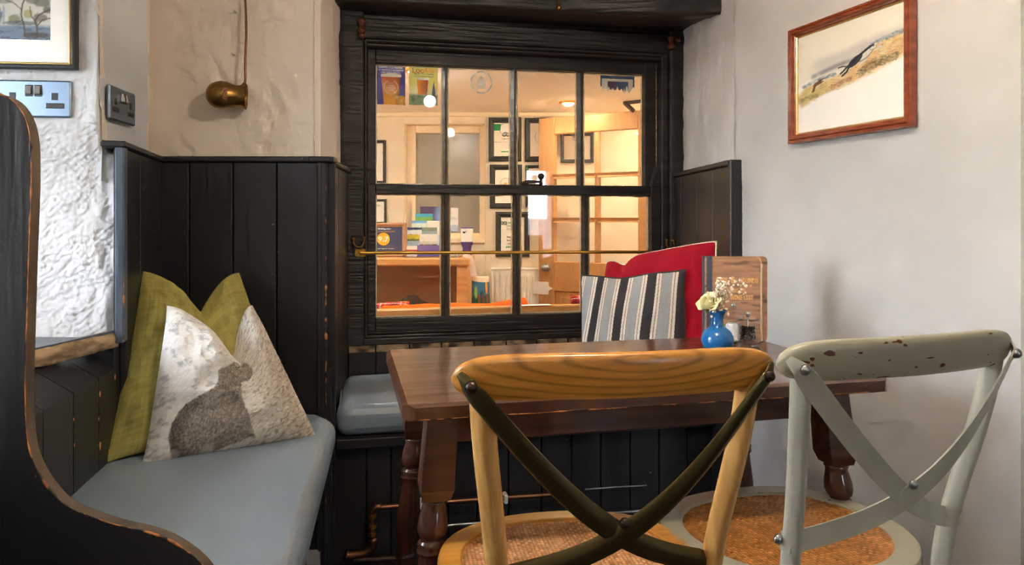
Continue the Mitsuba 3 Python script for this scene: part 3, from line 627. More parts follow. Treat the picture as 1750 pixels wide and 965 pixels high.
# rabbit print
RAB = None
def rabbit(u, v):
    s1 = meshkit.fbm(np.stack([u * 34 + v * 22, v * 100 - u * 62, 0 * u], -1), 3, 1); s2 = meshkit.noise(np.stack([u * 130 - v * 60, v * 90 + u * 60, 0 * u], -1), 3)
    big = nz(u, v, 5, 8)
    base = blend(C(206, 202, 196), C(226, 222, 214), big); base = blend(base, C(176, 160, 136), .65 * sst(.45, .8, u + .3 * (big - .5) - .25 * v))
    streak = sst(.54, .66, s1 + .10 * (s2 - .5)); base = blend(base, C(120, 106, 92), .6 * streak * (.12 + .88 * sst(.3, .75, u - .2 * v + .1))); base = blend(base, C(104, 102, 104), .5 * sst(.5, .75, meshkit.fbm(np.stack([u * 20, v * 34, 0 * u], -1), 4, 7)) * (1 - sst(.35, .6, u)))
    base = blend(base, C(236, 230, 220), .5 * sst(.55, .7, meshkit.fbm(np.stack([u * 40 + v * 30, v * 120 - u * 70, 0 * u], -1), 2, 17)))
    fur = blend(C(86, 80, 74), C(176, 166, 152), np.clip(.15 + .55 * s2 + .5 * (meshkit.fbm(np.stack([u * 90, v * 90, 0 * u], -1), 2, 6) - .5), 0, 1))
    body = RABBIT['body']; d = shapely.distance(shapely.points(np.stack([u, v], -1).reshape(-1, 2)), body).reshape(u.shape)
    inside = 1 - sst(0, .012, d + .008 * (s2 - .5))
    base = blend(base, fur, inside)
    base = blend(base, C(214, 204, 190), .8 * (1 - sst(.03, .05, np.hypot(u - .152, (v - .02) * .8)))); base = blend(base, C(196, 188, 176), .6 * (1 - sst(.02, .05, np.hypot(u - .34, v - .03))))
    dk = 1 - sst(.0, .09, shapely.distance(shapely.points(np.stack([u, v], -1).reshape(-1, 2)), RABBIT['dark']).reshape(u.shape))
    base = blend(base, base * .45, dk * inside)
    for (eu, ev, er) in RABBIT['eye']:
        q = np.hypot(u - eu, v - ev); base = blend(base, C(200, 190, 176), 1 - sst(er * 1.3, er * 1.7, q)); base = blend(base, C(28, 26, 26), 1 - sst(er * .8, er * 1.1, q))
    return base
RABBIT = dict(body=shapely.Polygon([(.16, .014), (.115, .168), (.131, .234), (.16, .289), (.203, .331), (.256, .361), (.331, .395), (.39, .43), (.415, .487), (.42, .559), (.482, .595), (.53, .64), (.575, .70), (.61, .735), (.669, .73), (.692, .669), (.697, .6), (.683, .555), (.644, .523), (.575, .487), (.56, .395), (.565, .322), (.575, .247), (.59, .181), (.60, .074), (.503, .05), (.446, .04), (.375, .017), (.308, .0), (.229, .003)]),
              dark=shapely.LineString([(.16, .04), (.131, .139), (.164, .27), (.229, .345)]).buffer(.008), eye=[(.600, .655, .011)])
k = thing('cushion', 'grey and white rabbit-print cushion with a chopped top, in front of the green one', 'cushion')
rim, rabA = cushion(k, at(285, 522, 1.97), at(431, 521, 2.165), at(238, 802, 1.852), at(541, 747, 2.09), .115, (.04, .0, .02, .0), (.160, .30, .30, .72), kind='vee', n=240, front=rabbit, back=lambda u, v: np.broadcast_to(C(206, 202, 196), u.shape + (3,)), seed=6, wr=.016, epow=6)
# red with piping
k = thing('cushion', 'large red cushion with pale piping, leaning in the right corner under the window', 'cushion')
kr = k
redcol = lambda u, v: blend(C(150, 14, 34), C(172, 22, 44), nz(u, v, 3, 2))
rm, _ = cushion(k + '__cover', at(1037, 448, 3.0), at(1224, 413, 2.62), (.34, 2.86, .47), (.715, 2.50, .47), .10, (.02, .02, .03, -.02), (.030, .16, -.62, .3), n=110, epow=4, front=redcol, seed=11, wr=.012)
part(k, 'piping', tube(np.vstack([rm, rm[1:2]]), .0042, 8), 'piping', True, label='pale piping')
# striped
DKS, LTS, CRS = C(60, 58, 60), C(166, 168, 168), C(232, 222, 210)
def stripes(u, v):
    w = u - .14 * np.clip((v - .30) / .70, 0, 1) ** 1.4 * (1.05 - .5 * u) + .004 * np.sin(v * 6 + u * 9); t = np.interp(w, [-.2, .037, .268, .537, .86, 1.2], [-1, 0, 1, 2, 3, 4]) % 1.0
    c = np.where((t < .30)[..., None], DKS, np.where((t < .47)[..., None], CRS, np.where((t < .80)[..., None], LTS, CRS)))
    pin = (np.abs(t - .385) < .018) | (np.abs(t - .90) < .018) | (np.abs(t - .475) < .012) | (np.abs(t - .805) < .012)
    c = np.where(pin[..., None], C(168, 150, 134), c)
    c = np.where(((w > .86) | (v > .985))[..., None], DKS, c)
    return c * (.94 + .12 * nz(u, v, 60, 3)[..., None])
k = thing('cushion', 'grey, black and cream striped cushion in front of the red one', 'cushion')
cushion(k, at(993, 468, 2.66), at(1172, 459, 2.60), (.245, 2.58, .470), (.622, 2.53, .470), .075, (.02, .03, .02, .03), (.014, .4, -.2, .1), n=240, epow=5, front=stripes, back=lambda u, v: np.broadcast_to(DKS, u.shape + (3,)), seed=15, wr=.006)

# ---------------------------------------------------------------- things on the plastered walls
def pic_frame(k, fr, x0, x1, z0, z1, w, d, bsdf, y=0., prof=None):
    "four mitred mouldings, each a part"
    prof = prof or [(0, 0), (0, .6), (.15, .95), (.4, 1), (.6, .8), (.85, .55), (1, .5), (1, 0)]
    cs = [(x0, z0), (x1, z0), (x1, z1), (x0, z1)]; inn = [(x0 + w, z0 + w), (x1 - w, z0 + w), (x1 - w, z1 - w), (x0 + w, z1 - w)]
    for i in range(4):
        j = (i + 1) % 4; rows = []
        for t, o in prof:
            a = np.array(cs[i]) * (1 - t) + np.array(inn[i]) * t; b = np.array(cs[j]) * (1 - t) + np.array(inn[j]) * t
            rows.append([(a[0], y - o * d, a[1]), (b[0], y - o * d, b[1])])
        part(k, 'moulding', grid(np.array(rows), flip=True).t(fr), bsdf, False)
# landscape print on the recess wall
k = thing('framed_print', 'landscape watercolour of trees by water in a dark gilt-edged frame over the socket', 'picture')
x1_, zb_ = on(FV, 131, 119, -.02); x1_ += .0; zt_ = zb_ + .40; x0_ = x1_ - .50
pic_frame(k, FV, x0_, x1_, zb_, zt_, .018, .020, 'frame_black', y=-.008)
pic_frame(k, FV, x0_ + .011, x1_ - .011, zb_ + .011, zt_ - .011, .005, .004, 'gold_leaf', y=-.026)
part(k, 'mount', cbox(x0_ + .014, x1_ - .014, -.016, -.012, zb_ + .014, zt_ - .014, .0005).t(FV), 'white_card')
def landscape(u, v):
    X, Y = 85 - (1 - u) * 168, 68 - v * 175; pts_ = shapely.points(np.stack([X, Y], -1).reshape(-1, 2)); n = nz(u, v, 9, 3, 4); n2 = nz(u, v, 36, 6)
    c = blend(C(206, 204, 192), C(170, 182, 190), sst(.4, .7, n)); c = blend(c, C(118, 136, 154), sst(40, 48, Y + 8 * (n - .5))); c = blend(c, C(70, 86, 108), .7 * sst(.5, .65, nz(u, v * 4, 14, 5)) * sst(44, 50, Y))
    def blob(x, y, rx, ry, col, al=.8):
        nonlocal c; c = blend(c, col, al * (1 - sst(.7, 1.15, np.hypot((X - x) / rx, (Y - y) / ry) + .9 * (n2 - .5))))
    blob(0, 28, 9, 14, C(84, 96, 112)); blob(10, 26, 2.4, 17, C(140, 158, 176)); blob(27, 33, 10, 8, C(128, 124, 84)); blob(50, 24, 8, 8, C(166, 158, 92)); blob(38, 40, 30, 4, C(96, 108, 104)); blob(72, 4, 14, 9, C(98, 104, 86)); blob(56, 0, 12, 7, C(112, 116, 98)); blob(80, 17, 8, 6, C(92, 98, 78)); blob(68, 30, 12, 8, C(112, 108, 92)); blob(10, 4, 16, 4, C(110, 112, 104), .6); blob(-40, 10, 30, 26, C(110, 116, 96)); blob(-60, 40, 30, 10, C(100, 108, 100))
    for ps, w in (([(63, 64), (64, 48), (60, 36), (66, 26), (77, 19), (86, 15)], 1.5), ([(44, 62), (43, 46), (38, 26), (40, 8), (46, -6)], 1.3), ([(64, 44), (72, 34), (86, 30)], 1.0), ([(62, 38), (54, 28), (52, 12)], .8), ([(40, 18), (26, 6), (14, 2)], .7), ([(41, 34), (30, 40)], .7)):
        c = blend(c, C(92, 74, 64), .85 * (1 - sst(w * .6, w * 1.5, shapely.distance(pts_, shapely.LineString(ps)).reshape(u.shape))))
    blob(62, 60, 22, 5, C(84, 76, 66)); return c
xa, za = on(FV, 85, 68, -.02)
part(k, 'picture', panel_print(FV, xa - .26, xa, za, za + .27, -.0165, landscape, 130), 'matt_colour', False)
part(k, 'glass', M([(x0_ + .016, -.019, zb_ + .016), (x1_ - .016, -.019, zb_ + .016), (x1_ - .016, -.019, zt_ - .016), (x0_ + .016, -.019, zt_ - .016)], [[0, 1, 2], [0, 2, 3]]).t(FV), 'glass', False)
def socket(label, fr, x0, x1, z0, z1, y=0., tilt=0.):
    k = thing('double_socket', label, 'socket'); w, h = x1 - x0, z1 - z0; xm = (x0 + x1) / 2
    q = fr @ np.array([[1, 0, 0, 0], [0, 1, 0, 0], [0, 0, 1, 0], [0, 0, 0, 1.]])
    part(k, 'plate', cbox(x0, x1, y - .011, y, z0, z1, .004).t(q), 'satin_steel')
    ya = y - .0112
    for s in (-1, 1):
        sx = xm + s * w * .062
        part(k, 'switch_surround', cbox(sx - w * .052, sx + w * .052, ya - .0015, ya + .003, z0 + h * .56, z0 + h * .87, .001).t(q), 'black_plastic')
        part(k, 'switch', hull([(sx + a * w * .036, yy, zz) for a in (-1, 1) for yy, zz in ((ya - .002, z0 + h * .60), (ya - .008, z0 + h * .62), (ya - .0035, z0 + h * .84), (ya, z0 + h * .84))]).t(q), 'chrome')
        for nm, cxx, wd, zl, zh in (('earth_slot', s * .285, .045, .47, .66), ('pin_panel', s * .290, .125, .24, .385)):
            part(k, nm, cbox(xm + cxx * w - wd * w, xm + cxx * w + wd * w, ya - .0008, ya + .003, z0 + h * zl, z0 + h * zh, .001).t(q), 'black_plastic')
        for dx in (-.075, .075): part(k, 'pin_hole', cbox(xm + (s * .29 + dx) * w - .0045, xm + (s * .29 + dx) * w + .0045, ya - .0012, ya + .003, z0 + h * .275, z0 + h * .35, .0004).t(q), 'dark_iron')
xr_, zt2 = on(FV, 121, 138, -.01); xc_, _ = on(FV, 58, 138, -.01); zb2 = on(FV, 121, 201, -.01)[1]
socket('brushed steel double socket on the white recess wall under the landscape print', FV, 2 * xc_ - xr_, xr_, zb2, zt2)
FWL = frame2((-1.10, 1.925), (-1.222, 2.43))
a_, b_ = on(FWL, 186, 178, -.012), on(FWL, 228.5, 190, -.012); zc_ = (on(FWL, 207, 155.5, -.012)[1], on(FWL, 207, 212, -.012)[1])
FSK = FWL @ frame(0, 0, math.radians(-8)); FSK[:2, 3] = (FWL @ np.array([a_[0], -.004, 0, 1]))[:2]
socket('brushed steel double socket on the beige wall over the panelling', FSK, .0, .166, zc_[1], zc_[0])
# brass dipper hanging on the rear wall
k = thing('brass_dipper', 'brass cup-shaped dipper hanging on its long handle on the rear wall', 'dipper')
o = at(388, 163, 2.355)
pr_ = [(0, -.064), (.018, -.062), (.033, -.052), (.042, -.036), (.046, -.018), (.044, .0), (.0385, .016), (.035, .028), (.0352, .040), (.039, .050), (.043, .058), (.0425, .060), (.038, .052), (.033, .040), (.033, .028), (.036, .012), (.040, -.01), (.038, -.03), (.028, -.048), (0, -.056)]
ax_ = unit([.965, .235, -.03]); side = unit(np.cross(ax_, [0, 0, 1.])); upv = np.cross(side, ax_)
part(k, 'cup', lathe(pr_, 44).t(axes(o, side, upv, ax_)), 'old_brass', True)
h0 = o + ax_ * .054 + np.array([0, 0, .040])
part(k, 'handle', tube(spline([h0 + [-.008, 0, -.004], h0 + [.0, 0, .004], h0 + [.003, 0, .03], h0 + [.001, .012, .15], h0 + [-.010, .03, .32], h0 + [-.018, .04, .52]], 40), np.linspace(.0042, .003, 40), 10), 'brown_brass', True)
tx = meshkit.text_mesh('MMF', .013, .0012, True); q = tm(tx); q = q.sh(x=-q.v[:, 0].mean())
vdir = unit(np.cross(ax_, -side))
part(k, 'lettering', q.t(axes(o - ax_ * .006 - side * (-.0455), -upv, ax_, side)), 'copper', False, label='stamped letters')
nn = 0
for px, py in ((402, 21), (399, 94)):
    x, z = on(FB, px, py, .04); kk = thing('wall_nail', 'small nail in the rear wall beside the dipper handle, ' + ('upper of the two' if py < 50 else 'lower of the two'), 'nail')
    put(kk, tube([(x, .05, z), (x, .028, z + .002), (x, .026, z + .002)], [.002, .002, .0045], 8).t(FB), 'steel')
# hound picture on the right wall
k = thing('framed_picture', 'print of a running hound and hare in a reddish wooden frame on the right wall', 'picture')
a_ = on(FP, 1348, 55, -.02); b_ = on(FP, 1558.5, 215.6, -.02); x0_, x1_, z0_, z1_ = a_[0], b_[0], b_[1], a_[1] + .004
pic_frame(k, FP, x0_, x1_, z0_, z1_, .026, .024, 'mahogany', y=-.004, prof=[(0, 0), (0, .75), (.1, .9), (.3, .9), (.36, .8), (.5, 1), (.66, 1), (.75, .8), (.85, .8), (.9, .6), (1, .5), (1, 0)])
pic_frame(k, FP, x0_ + .022, x1_ - .022, z0_ + .022, z1_ - .022, .0085, .009, 'gold_leaf', y=-.006)
part(k, 'mount', cbox(x0_ + .02, x1_ - .02, -.008, -.004, z0_ + .02, z1_ - .02, .0005).t(FP), 'white_card')
def hounds(u, v):
    P_ = shapely.points(np.stack([u, v], -1).reshape(-1, 2))
    def dist(g): return shapely.distance(P_, g).reshape(u.shape)
    n = nz(u, v, 9, 2, 4); f_ = nz(u, v, 40, 4)
    paper = C(250, 248, 242); c = np.broadcast_to(paper, u.shape + (3,)).copy()
    sky_ = sst(.46, .56, v + .03 * (n - .5)) * (1 - sst(.985, 1.0, v)); c = blend(c, C(240, 234, 214), .8 * sky_)
    c = blend(c, C(206, 200, 196), .8 * (1 - sst(.0, .10, np.abs(v - .60 - .12 * u + .05 * (n - .5)) - .035)) * sst(.05, .3, u))
    c = blend(c, C(120, 116, 122), .7 * (1 - sst(0, .03, dist(shapely.LineString([(.16, .555), (.38, .60), (.6, .625)])) - .006)) * sst(.3, .7, n + .1))
    hill = shapely.Polygon([(.0, .36), (.10, .44), (.28, .46), (.46, .49), (.60, .55), (.72, .645), (.83, .70), (.97, .72), (.98, .56), (.80, .50), (.60, .44), (.40, .40), (.22, .36), (.05, .30)])
    n3 = nz(u, v * 2, 16, 21, 4); hi = 1 - sst(-.0, .05, dist(hill) + .07 * (n3 - .5)); c = blend(c, blend(C(232, 214, 160), C(212, 152, 58), np.clip(2.6 * (n3 - .33), 0, 1)), hi * (.65 + .35 * n))
    c = blend(c, C(150, 104, 50), .5 * hi * sst(.55, .66, nz(u * .7 + v, v * 2.4, 60, 13)))
    c = blend(c, C(196, 186, 110), .5 * hi * (1 - sst(.2, .42, u)))
    for pts, w, col, al in (([(.06, .475), (.2, .51), (.38, .525)], .012, C(92, 116, 138), .85), ([(.72, .70), (.82, .735), (.97, .745)], .016, C(96, 124, 150), .85), ([(.36, .405), (.46, .43), (.52, .44)], .02, C(160, 92, 30), .7), ([(.62, .475), (.76, .52), (.92, .545)], .035, C(86, 70, 46), .75), ([(.64, .50), (.72, .555), (.86, .565)], .02, C(120, 92, 44), .6), ([(.02, .33), (.1, .36), (.2, .355)], .02, C(120, 110, 70), .6)):
        d = dist(shapely.LineString(pts)) - w * (2.2 * f_ - .35); c = blend(c, col, al * (1 - sst(0, .016, d)) * (.35 + .65 * sst(.35, .62, nz(u * .6 + v * .5, v, 70, 9))))
    def ell(cu, cv, ru, rv, an=0.):
        a, b = u - cu, (v - cv) * .76; x, y = a * math.cos(an) + b * math.sin(an), -a * math.sin(an) + b * math.cos(an); return 1 - sst(.92, 1.06, np.hypot(x / ru, y / rv))
    def limb(pts, w): return 1 - sst(w * .8, w * 1.3, dist(shapely.LineString(pts)))
    # hare
    c = blend(c, C(226, 216, 200), ell(.205, .462, .036, .015, .25))
    for e in (ell(.20, .473, .040, .015, .25), ell(.235, .492, .017, .011, .3)): c = blend(c, C(120, 82, 54), e)
    for p_ in ([(.225, .50), (.265, .508)], [(.23, .468), (.265, .488)], [(.175, .46), (.155, .40)], [(.185, .455), (.17, .405)]): c = blend(c, C(110, 78, 54), limb(p_, .006))
    # hound
    for p_ in ([(.515, .575), (.47, .535), (.44, .515)], [(.53, .58), (.50, .52), (.455, .49)]): c = blend(c, C(60, 60, 66), limb(p_, .009))
    for p_ in ([(.68, .62), (.655, .575), (.62, .555)], [(.70, .635), (.675, .60), (.65, .585)], [(.76, .685), (.80, .70)], [(.78, .675), (.81, .66)]): c = blend(c, C(214, 208, 196), limb(p_, .011))
    c = blend(c, C(120, 116, 112), .7 * ell(.665, .640, .081, .036, .42)); c = blend(c, C(222, 218, 208), ell(.665, .646, .075, .030, .42)); c = blend(c, C(130, 124, 118), .7 * ell(.745, .688, .041, .021, .3)); c = blend(c, C(222, 218, 208), ell(.745, .69, .036, .016, .3)); c = blend(c, C(216, 186, 140), ell(.775, .69, .022, .012, .1))
    c = blend(c, C(52, 54, 62), ell(.575, .60, .075, .028, .45)); c = blend(c, C(44, 46, 54), limb([(.55, .59), (.62, .645), (.68, .68), (.72, .70)], .011)); c = blend(c, C(60, 60, 66), limb([(.52, .56), (.46, .58), (.42, .575)], .006))
    c = blend(c, C(60, 60, 66), ell(.735, .70, .012, .008, -.4))
    return c
part(k, 'picture', panel_print(FP, x0_ + .03, x1_ - .03, z0_ + .03, z1_ - .03, -.0085, hounds, 240), 'matt_colour', False)
part(k, 'glass', M([(x0_ + .024, -.012, z0_ + .024), (x1_ - .024, -.012, z0_ + .024), (x1_ - .024, -.012, z1_ - .024), (x0_ + .024, -.012, z1_ - .024)], [[0, 1, 2], [0, 2, 3]]).t(FP), 'glass', False)
put(struct('trim_8', 'narrow moulding at the near end of the right wall'), cbox(.995, 1.03, -.012, .03, -Z0, 2.12).t(FP), 'grey_paint_plain')
# ---------------------------------------------------------------- table
FT = frame(-.2003, 1.322, TA); TL_, TW_, TZ = 1.054, .592, .755
tb = thing('pub_table', 'dark brown wooden table with turned legs and worn edges in front of the window bench', 'table')
top = m3.Manifold.hull_points(np.vstack([[(x, y, z) for x in (.010, TL_ - .010) for y in (.010, TW_ - .010) for z in (TZ, TZ - .032)],
    [(x, y, z) for z in (TZ - .005, TZ - .027) for x, y in ((0, .022), (.022, 0), (TL_, .022), (TL_ - .022, 0), (0, TW_ - .02), (.02, TW_), (TL_, TW_ - .02), (TL_ - .02, TW_))]]).astype(np.float32))
part(tb, 'tabletop', man(top).t(FT), 'table_wood', 25)
rim_ = [(.024, -.0005), (TL_ * .25, -.0005), (TL_ * .5, -.0005), (TL_ * .75, -.0005), (TL_ - .022, -.0005)]
xs_ = np.linspace(.03, TL_ - .03, 120); wr_ = meshkit.fbm(np.stack([xs_ * 30, 0 * xs_, 0 * xs_], -1), 3, 2)
part(tb, 'worn_edge', tube(np.stack([xs_, 0 * xs_ + .001, 0 * xs_ + TZ - .0275], -1), .0009 + .0008 * np.clip((wr_ - .4) * 4, 0, 1), 8).t(FT), 'worn_edge', True, label='worn edge')
ys_ = np.linspace(.03, TW_ - .03, 60)
part(tb, 'worn_edge', tube(np.stack([0 * ys_ + .001, ys_, 0 * ys_ + TZ - .0275], -1), .0011, 8).t(FT), 'worn_edge', True)
for nm, a in (('apron', (.10, .955, .118, .140, .645, TZ - .032)), ('apron', (.10, .955, .46, .482, .645, TZ - .032)), ('apron', (.085, .105, .12, .48, .645, TZ - .032)), ('apron', (.95, .97, .12, .48, .645, TZ - .032))):
    part(tb, nm, cbox(*a, .003).t(FT), 'table_wood')
LEGP = [(r_, z_ + .033 if z_ > .195 else z_) for r_, z_ in [(.0225, .512), (.027, .507), (.0235, .501), (.0255, .49), (.0295, .472), (.0305, .455), (.027, .443), (.0195, .436), (.025, .431), (.0285, .425), (.025, .419), (.028, .413), (.028, .409), (.0225, .404), (.0235, .385), (.0265, .35), (.0285, .31), (.0275, .27), (.0225, .235), (.0185, .215), (.024, .209), (.024, .204), (.018, .199), (.026, .19), (.030, .165), (.026, .14), (.02, .125), (.025, .12), (.025, .115), (.022, .10), (.019, .02), (.017, -.075), (0, -.08)]]
for lx, ly, sx, sy in ((.085, .105, -1, -1), (.085, .500, -1, 1), (.968, .105, 1, -1), (.968, .500, 1, 1)):
    sh_ = np.eye(4); sh_[0, 2] = -sx * .085; sh_[1, 2] = -sy * .05; sh_[0, 3] = lx + sx * .085 * .72; sh_[1, 3] = ly + sy * .05 * .72
    blk = hull([(x * w, y * w, z) for x in (-1, 1) for y in (-1, 1) for w, z in ((.030, .722), (.033, .568), (.0265, .546))])
    lg = part(tb, 'leg', lathe(LEGP, 32).t(sh_).t(FT), 'leg_wood', True)
    part(lg, 'block', blk.t(sh_).t(FT), 'table_wood', False)

# ---------------------------------------------------------------- cross-back chairs
def outline_seat(a, ra, rb):
    e = 2.35; c, s = np.cos(a), np.sin(a)
    x = np.sign(c) * np.abs(c) ** (2 / e) * ra; y = np.sign(s) * np.abs(s) ** (2 / e) * rb
    return x * (1 + .05 * y / rb), y
def chair(label, ox, oy, yaw, rimb, postb, strapb, boltb, flake, strap_convex, cane, seed):
    k = thing('cross_back_chair', label, 'chair'); fr = frame(ox, oy, yaw)
    SZ, RA, RB, W, BOW, ZT, BACK = .468, .245, .225, .244, .04, .914, .32
    # seat ring: a rounded section carried round the outline
    a = np.linspace(0, 2 * np.pi, 97)[:-1]; rows = []
    for t_, z in ((1.0, -.030), (1.0, -.008), (.992, -.002), (.975, 0), (.83, 0), (.815, -.003), (.81, -.012), (.81, -.030), (1., -.030)):
        x, y = outline_seat(a, RA * t_ if t_ > .9 else RA - .245 * (1 - t_), RB * t_ if t_ > .9 else RB - .245 * (1 - t_)); rows.append(np.stack([x, y, 0 * x + SZ + z], -1))
    ring = grid(np.array(rows), cv=True)
    part(k, 'seat_frame', ring.t(fr), rimb, 30)
    if flake:
        a2 = np.linspace(2.0, 4.6, 140); x, y = outline_seat(a2, RA + .0005, RB + .0005); nf = meshkit.fbm(np.stack([a2 * 22, 0 * a2, 0 * a2], -1), 3, 3)
        part(k, 'worn_edge', tube(np.stack([x, y, 0 * x + SZ - .010], -1), .001 + .007 * np.clip((nf - .38) * 3.4, 0, 1), 8).t(fr), flake, True, label='flaked paint on the seat edge')
    # woven cane: over-and-under strands as relief
    ri = .195; n = 230
    u, v = np.meshgrid(np.linspace(-1, 1, n), np.linspace(-1, 1, n), indexing='ij')
    # square to disc, then to the outline
    dx_, dy_ = u * np.sqrt(1 - v * v / 2), v * np.sqrt(1 - u * u / 2); rr = np.hypot(dx_, dy_); an = np.arctan2(dy_, dx_)
    X, Y = outline_seat(an, RA - .0435, RB - .0435); X, Y = X * rr, Y * rr
    p = .0078; i, j = np.floor(X / p), np.floor(Y / p); fx, fy = X / p - i - .5, Y / p - j - .5
    over = (i + j) % 2 < .5
    hh = np.where(over, np.cos(fx * 2.6) * (.45 + .55 * np.cos(fy * 3.0)), np.cos(fy * 2.6) * (.45 + .55 * np.cos(fx * 3.0)))
    rnd = meshkit.noise(np.stack([np.where(over, i, i * 0 + 900 + i * .21) * 1.0 + .5, np.where(over, j * .21, j) + .5, 0 * X], -1), seed)
    col = blend(cane[0], cane[1], np.clip(rnd * 1.1 - .05, 0, 1)); col = blend(C(70, 34, 12), col, np.clip(.25 + .95 * hh, 0, 1))
    cell = meshkit.noise(np.stack([i * 3.7 + .5, j * 5.3 + .5, 0 * X], -1), seed + 3); col = col * (.72 + .5 * cell)[..., None]
    Z = SZ - .006 + .0022 * hh - .010 * np.clip(1 - rr, 0, 1) ** .5 * rr.clip(.3, 1)
    part(k, 'cane_seat', grid(np.stack([X, Y, Z], -1), c=col).t(fr), 'gloss_colour', True, label='woven cane seat')
    # crest rail
    t = np.linspace(-1, 1, 70); px = W * t; py = -BACK + BOW * t * t
    hgt = .034 * np.clip(1 - np.abs(t) ** 9, .02, 1) ** .5; zc = ZT - .036 - .006 * t ** 4; th = .0165 * np.clip(1 - np.abs(t) ** 14, .05, 1) ** .5
    g = np.linspace(0, 2 * np.pi, 29)[:-1]; ee = 2.6
    cs, sn = np.sign(np.cos(g)) * np.abs(np.cos(g)) ** (2 / ee), np.sign(np.sin(g)) * np.abs(np.sin(g)) ** (2 / ee)
    path = np.stack([px, py, zc], -1); tg = unit(np.gradient(path, axis=0)); out = unit(np.stack([tg[:, 1], -tg[:, 0], 0 * px], -1))
    tilt = .20; up_ = np.array([0, 0, 1.])
    V = path[:, None] + (hgt[:, None] * sn)[..., None] * (up_ + tilt * out[:, None]) + (th[:, None] * cs)[..., None] * out[:, None]
    V = np.concatenate([V[:1] * 0 + path[0], V, V[:1] * 0 + path[-1]])
    part(k, 'crest_rail', fixn(grid(V, cv=True)).t(fr), rimb, 60)
    # back posts that run on as rear legs
    for s in (-1, 1):
        c = spline([(s * .202, -.288, .872), (s * .192, -.268, .74), (s * .175, -.236, .60), (s * .168, -.214, .47), (s * .172, -.218, .30), (s * .19, -.25, -.08)], 50)
        q = np.linspace(0, 1, 50); rad = np.interp(q, [0, .3, .45, .6, 1], [.0165, .0155, .0165, .017, .0125])
        sec = np.array([(math.cos(x) * (1 + .14 * math.cos(2 * x) ** 2), math.sin(x) * (1 + .14 * math.cos(2 * x) ** 2)) for x in np.linspace(0, 2 * np.pi, 21)[:-1] + .3])
        part(k, 'back_post', sweep(sec[None] * rad[:, None, None], c, [0, -1., 0]).t(fr), postb, 60)
        part(k, 'front_leg', tube(spline([(s * .165, .165, .44), (s * .172, .178, .2), (s * .18, .195, -.08)], 20), np.linspace(.017, .012, 20), 14).t(fr), postb, True)
    # crossed straps
    for s, off in ((-1, 0.), (1, -.006)):
        w0, w1 = np.array([s * .224, -.288 - .022, .868]), np.array([-s * .157, -.232, .562])
        q = np.linspace(0, 1, 60)[:, None]; c = w0 * (1 - q) + w1 * q
        c[:, 1] += (-.029 + off) * np.sin(np.pi * q[:, 0])
        c[:, 2] -= .050 * np.sin(np.pi * q[:, 0])
        c = np.vstack([[[s * .234, -.296, .882]], c])
        if not strap_convex: c = np.vstack([c, [[-s * .166, -.241, .562], [-s * .182, -.237, .563], [-s * .190, -.222, .564]]])
        hw = .0165 if strap_convex else .0175
        x = np.linspace(-1, 1, 9)
        if strap_convex: sec = np.vstack([np.stack([x * hw, (.0055) * (1 - x * x)], -1), np.stack([x[::-1] * hw, -.002 + .0035 * (1 - x[::-1] ** 2)], -1)])
        else: sec = np.vstack([np.stack([x * hw, 0 * x + .0015], -1), np.stack([x[::-1] * hw, 0 * x - .0015], -1)])
        nrm = np.stack([.85 * c[:, 0] / .2, -1 + 0 * c[:, 0], 0 * c[:, 0]], -1)
        tp = np.interp(np.arange(len(c)), [0, 1, 3, len(c) - 3, len(c) - 1], [.35, .75, 1, 1, .9])
        secs = sec[None] * np.stack([tp, 0 * tp + 1], -1)[:, None]
        part(k, 'cross_strap', sweep(secs, c, nrm).t(fr), strapb, 35)
        bolts = [w0 + [-s * .004, -.006, .0]] + ([] if strap_convex else [np.array([-s * .196, -.222, .566])])
        for b in bolts: part(k, 'bolt', lathe([(0, .008), (.005, .0075), (.0082, .004), (.009, 0), (0, 0)], 14).t(axes(b, [1, 0, 0], [0, 0, 1.], [0, -1., 0])).t(fr), boltb, True)
    part(k, 'bolt', lathe([(0, .008), (.005, .0075), (.0075, .004), (.008, 0), (0, 0)], 14).t(axes(np.array([0., -.312 if strap_convex else -.308, .665]), [1, 0, 0], [0, 0, 1.], [0, -1., 0])).t(fr), boltb, True)
    part(k, 'stretcher', tube([(.17, .17, .17), (.172, -.22, .19)], .009, 10).t(fr), postb, True); part(k, 'stretcher', tube([(-.17, .17, .17), (-.172, -.22, .19)], .009, 10).t(fr), postb, True)
    return k
chair('honey-coloured wooden cross-back chair with dark bronze metal straps and a cane seat', .11, 1.336, .163, 'chair_wood', 'post_wood', 'bronze', 'dark_iron', None, True, (C(178, 112, 66), C(226, 174, 124)), 1)
chair('grey painted cross-back chair with chipped paint and a cane seat, by the right wall', .561, 1.472, .313, 'grey_paint', 'grey_paint_plain', 'grey_paint_plain', 'steel', 'flaking_paint', False, (C(140, 82, 34), C(198, 136, 72)), 4)

# ---------------------------------------------------------------- on the table
dv = (EYE - TZ) * F / (599 - CY); vx, vy = at(1226, 599, dv)[:2]
k = thing('bud_vase', 'small bright blue bulbous vase holding the flowers on the table', 'vase')
VP = [(0, 0), (.022, 0), (.027, .003), (.036, .012), (.0405, .024), (.041, .032), (.038, .043), (.030, .054), (.021, .062), (.0165, .070), (.0150, .080), (.0155, .090), (.0185, .098), (.0225, .104), (.0225, .106), (.0200, .105), (.0135, .092), (.012, .08), (.012, .03), (0, .03)]
from scipy.interpolate import make_interp_spline
vpr = np.vstack([VP[:3], spline(VP[3:15], 50), VP[15:]])
put(k, lathe(vpr, 48).sh(vx, vy, TZ), 'blue_glaze', True)
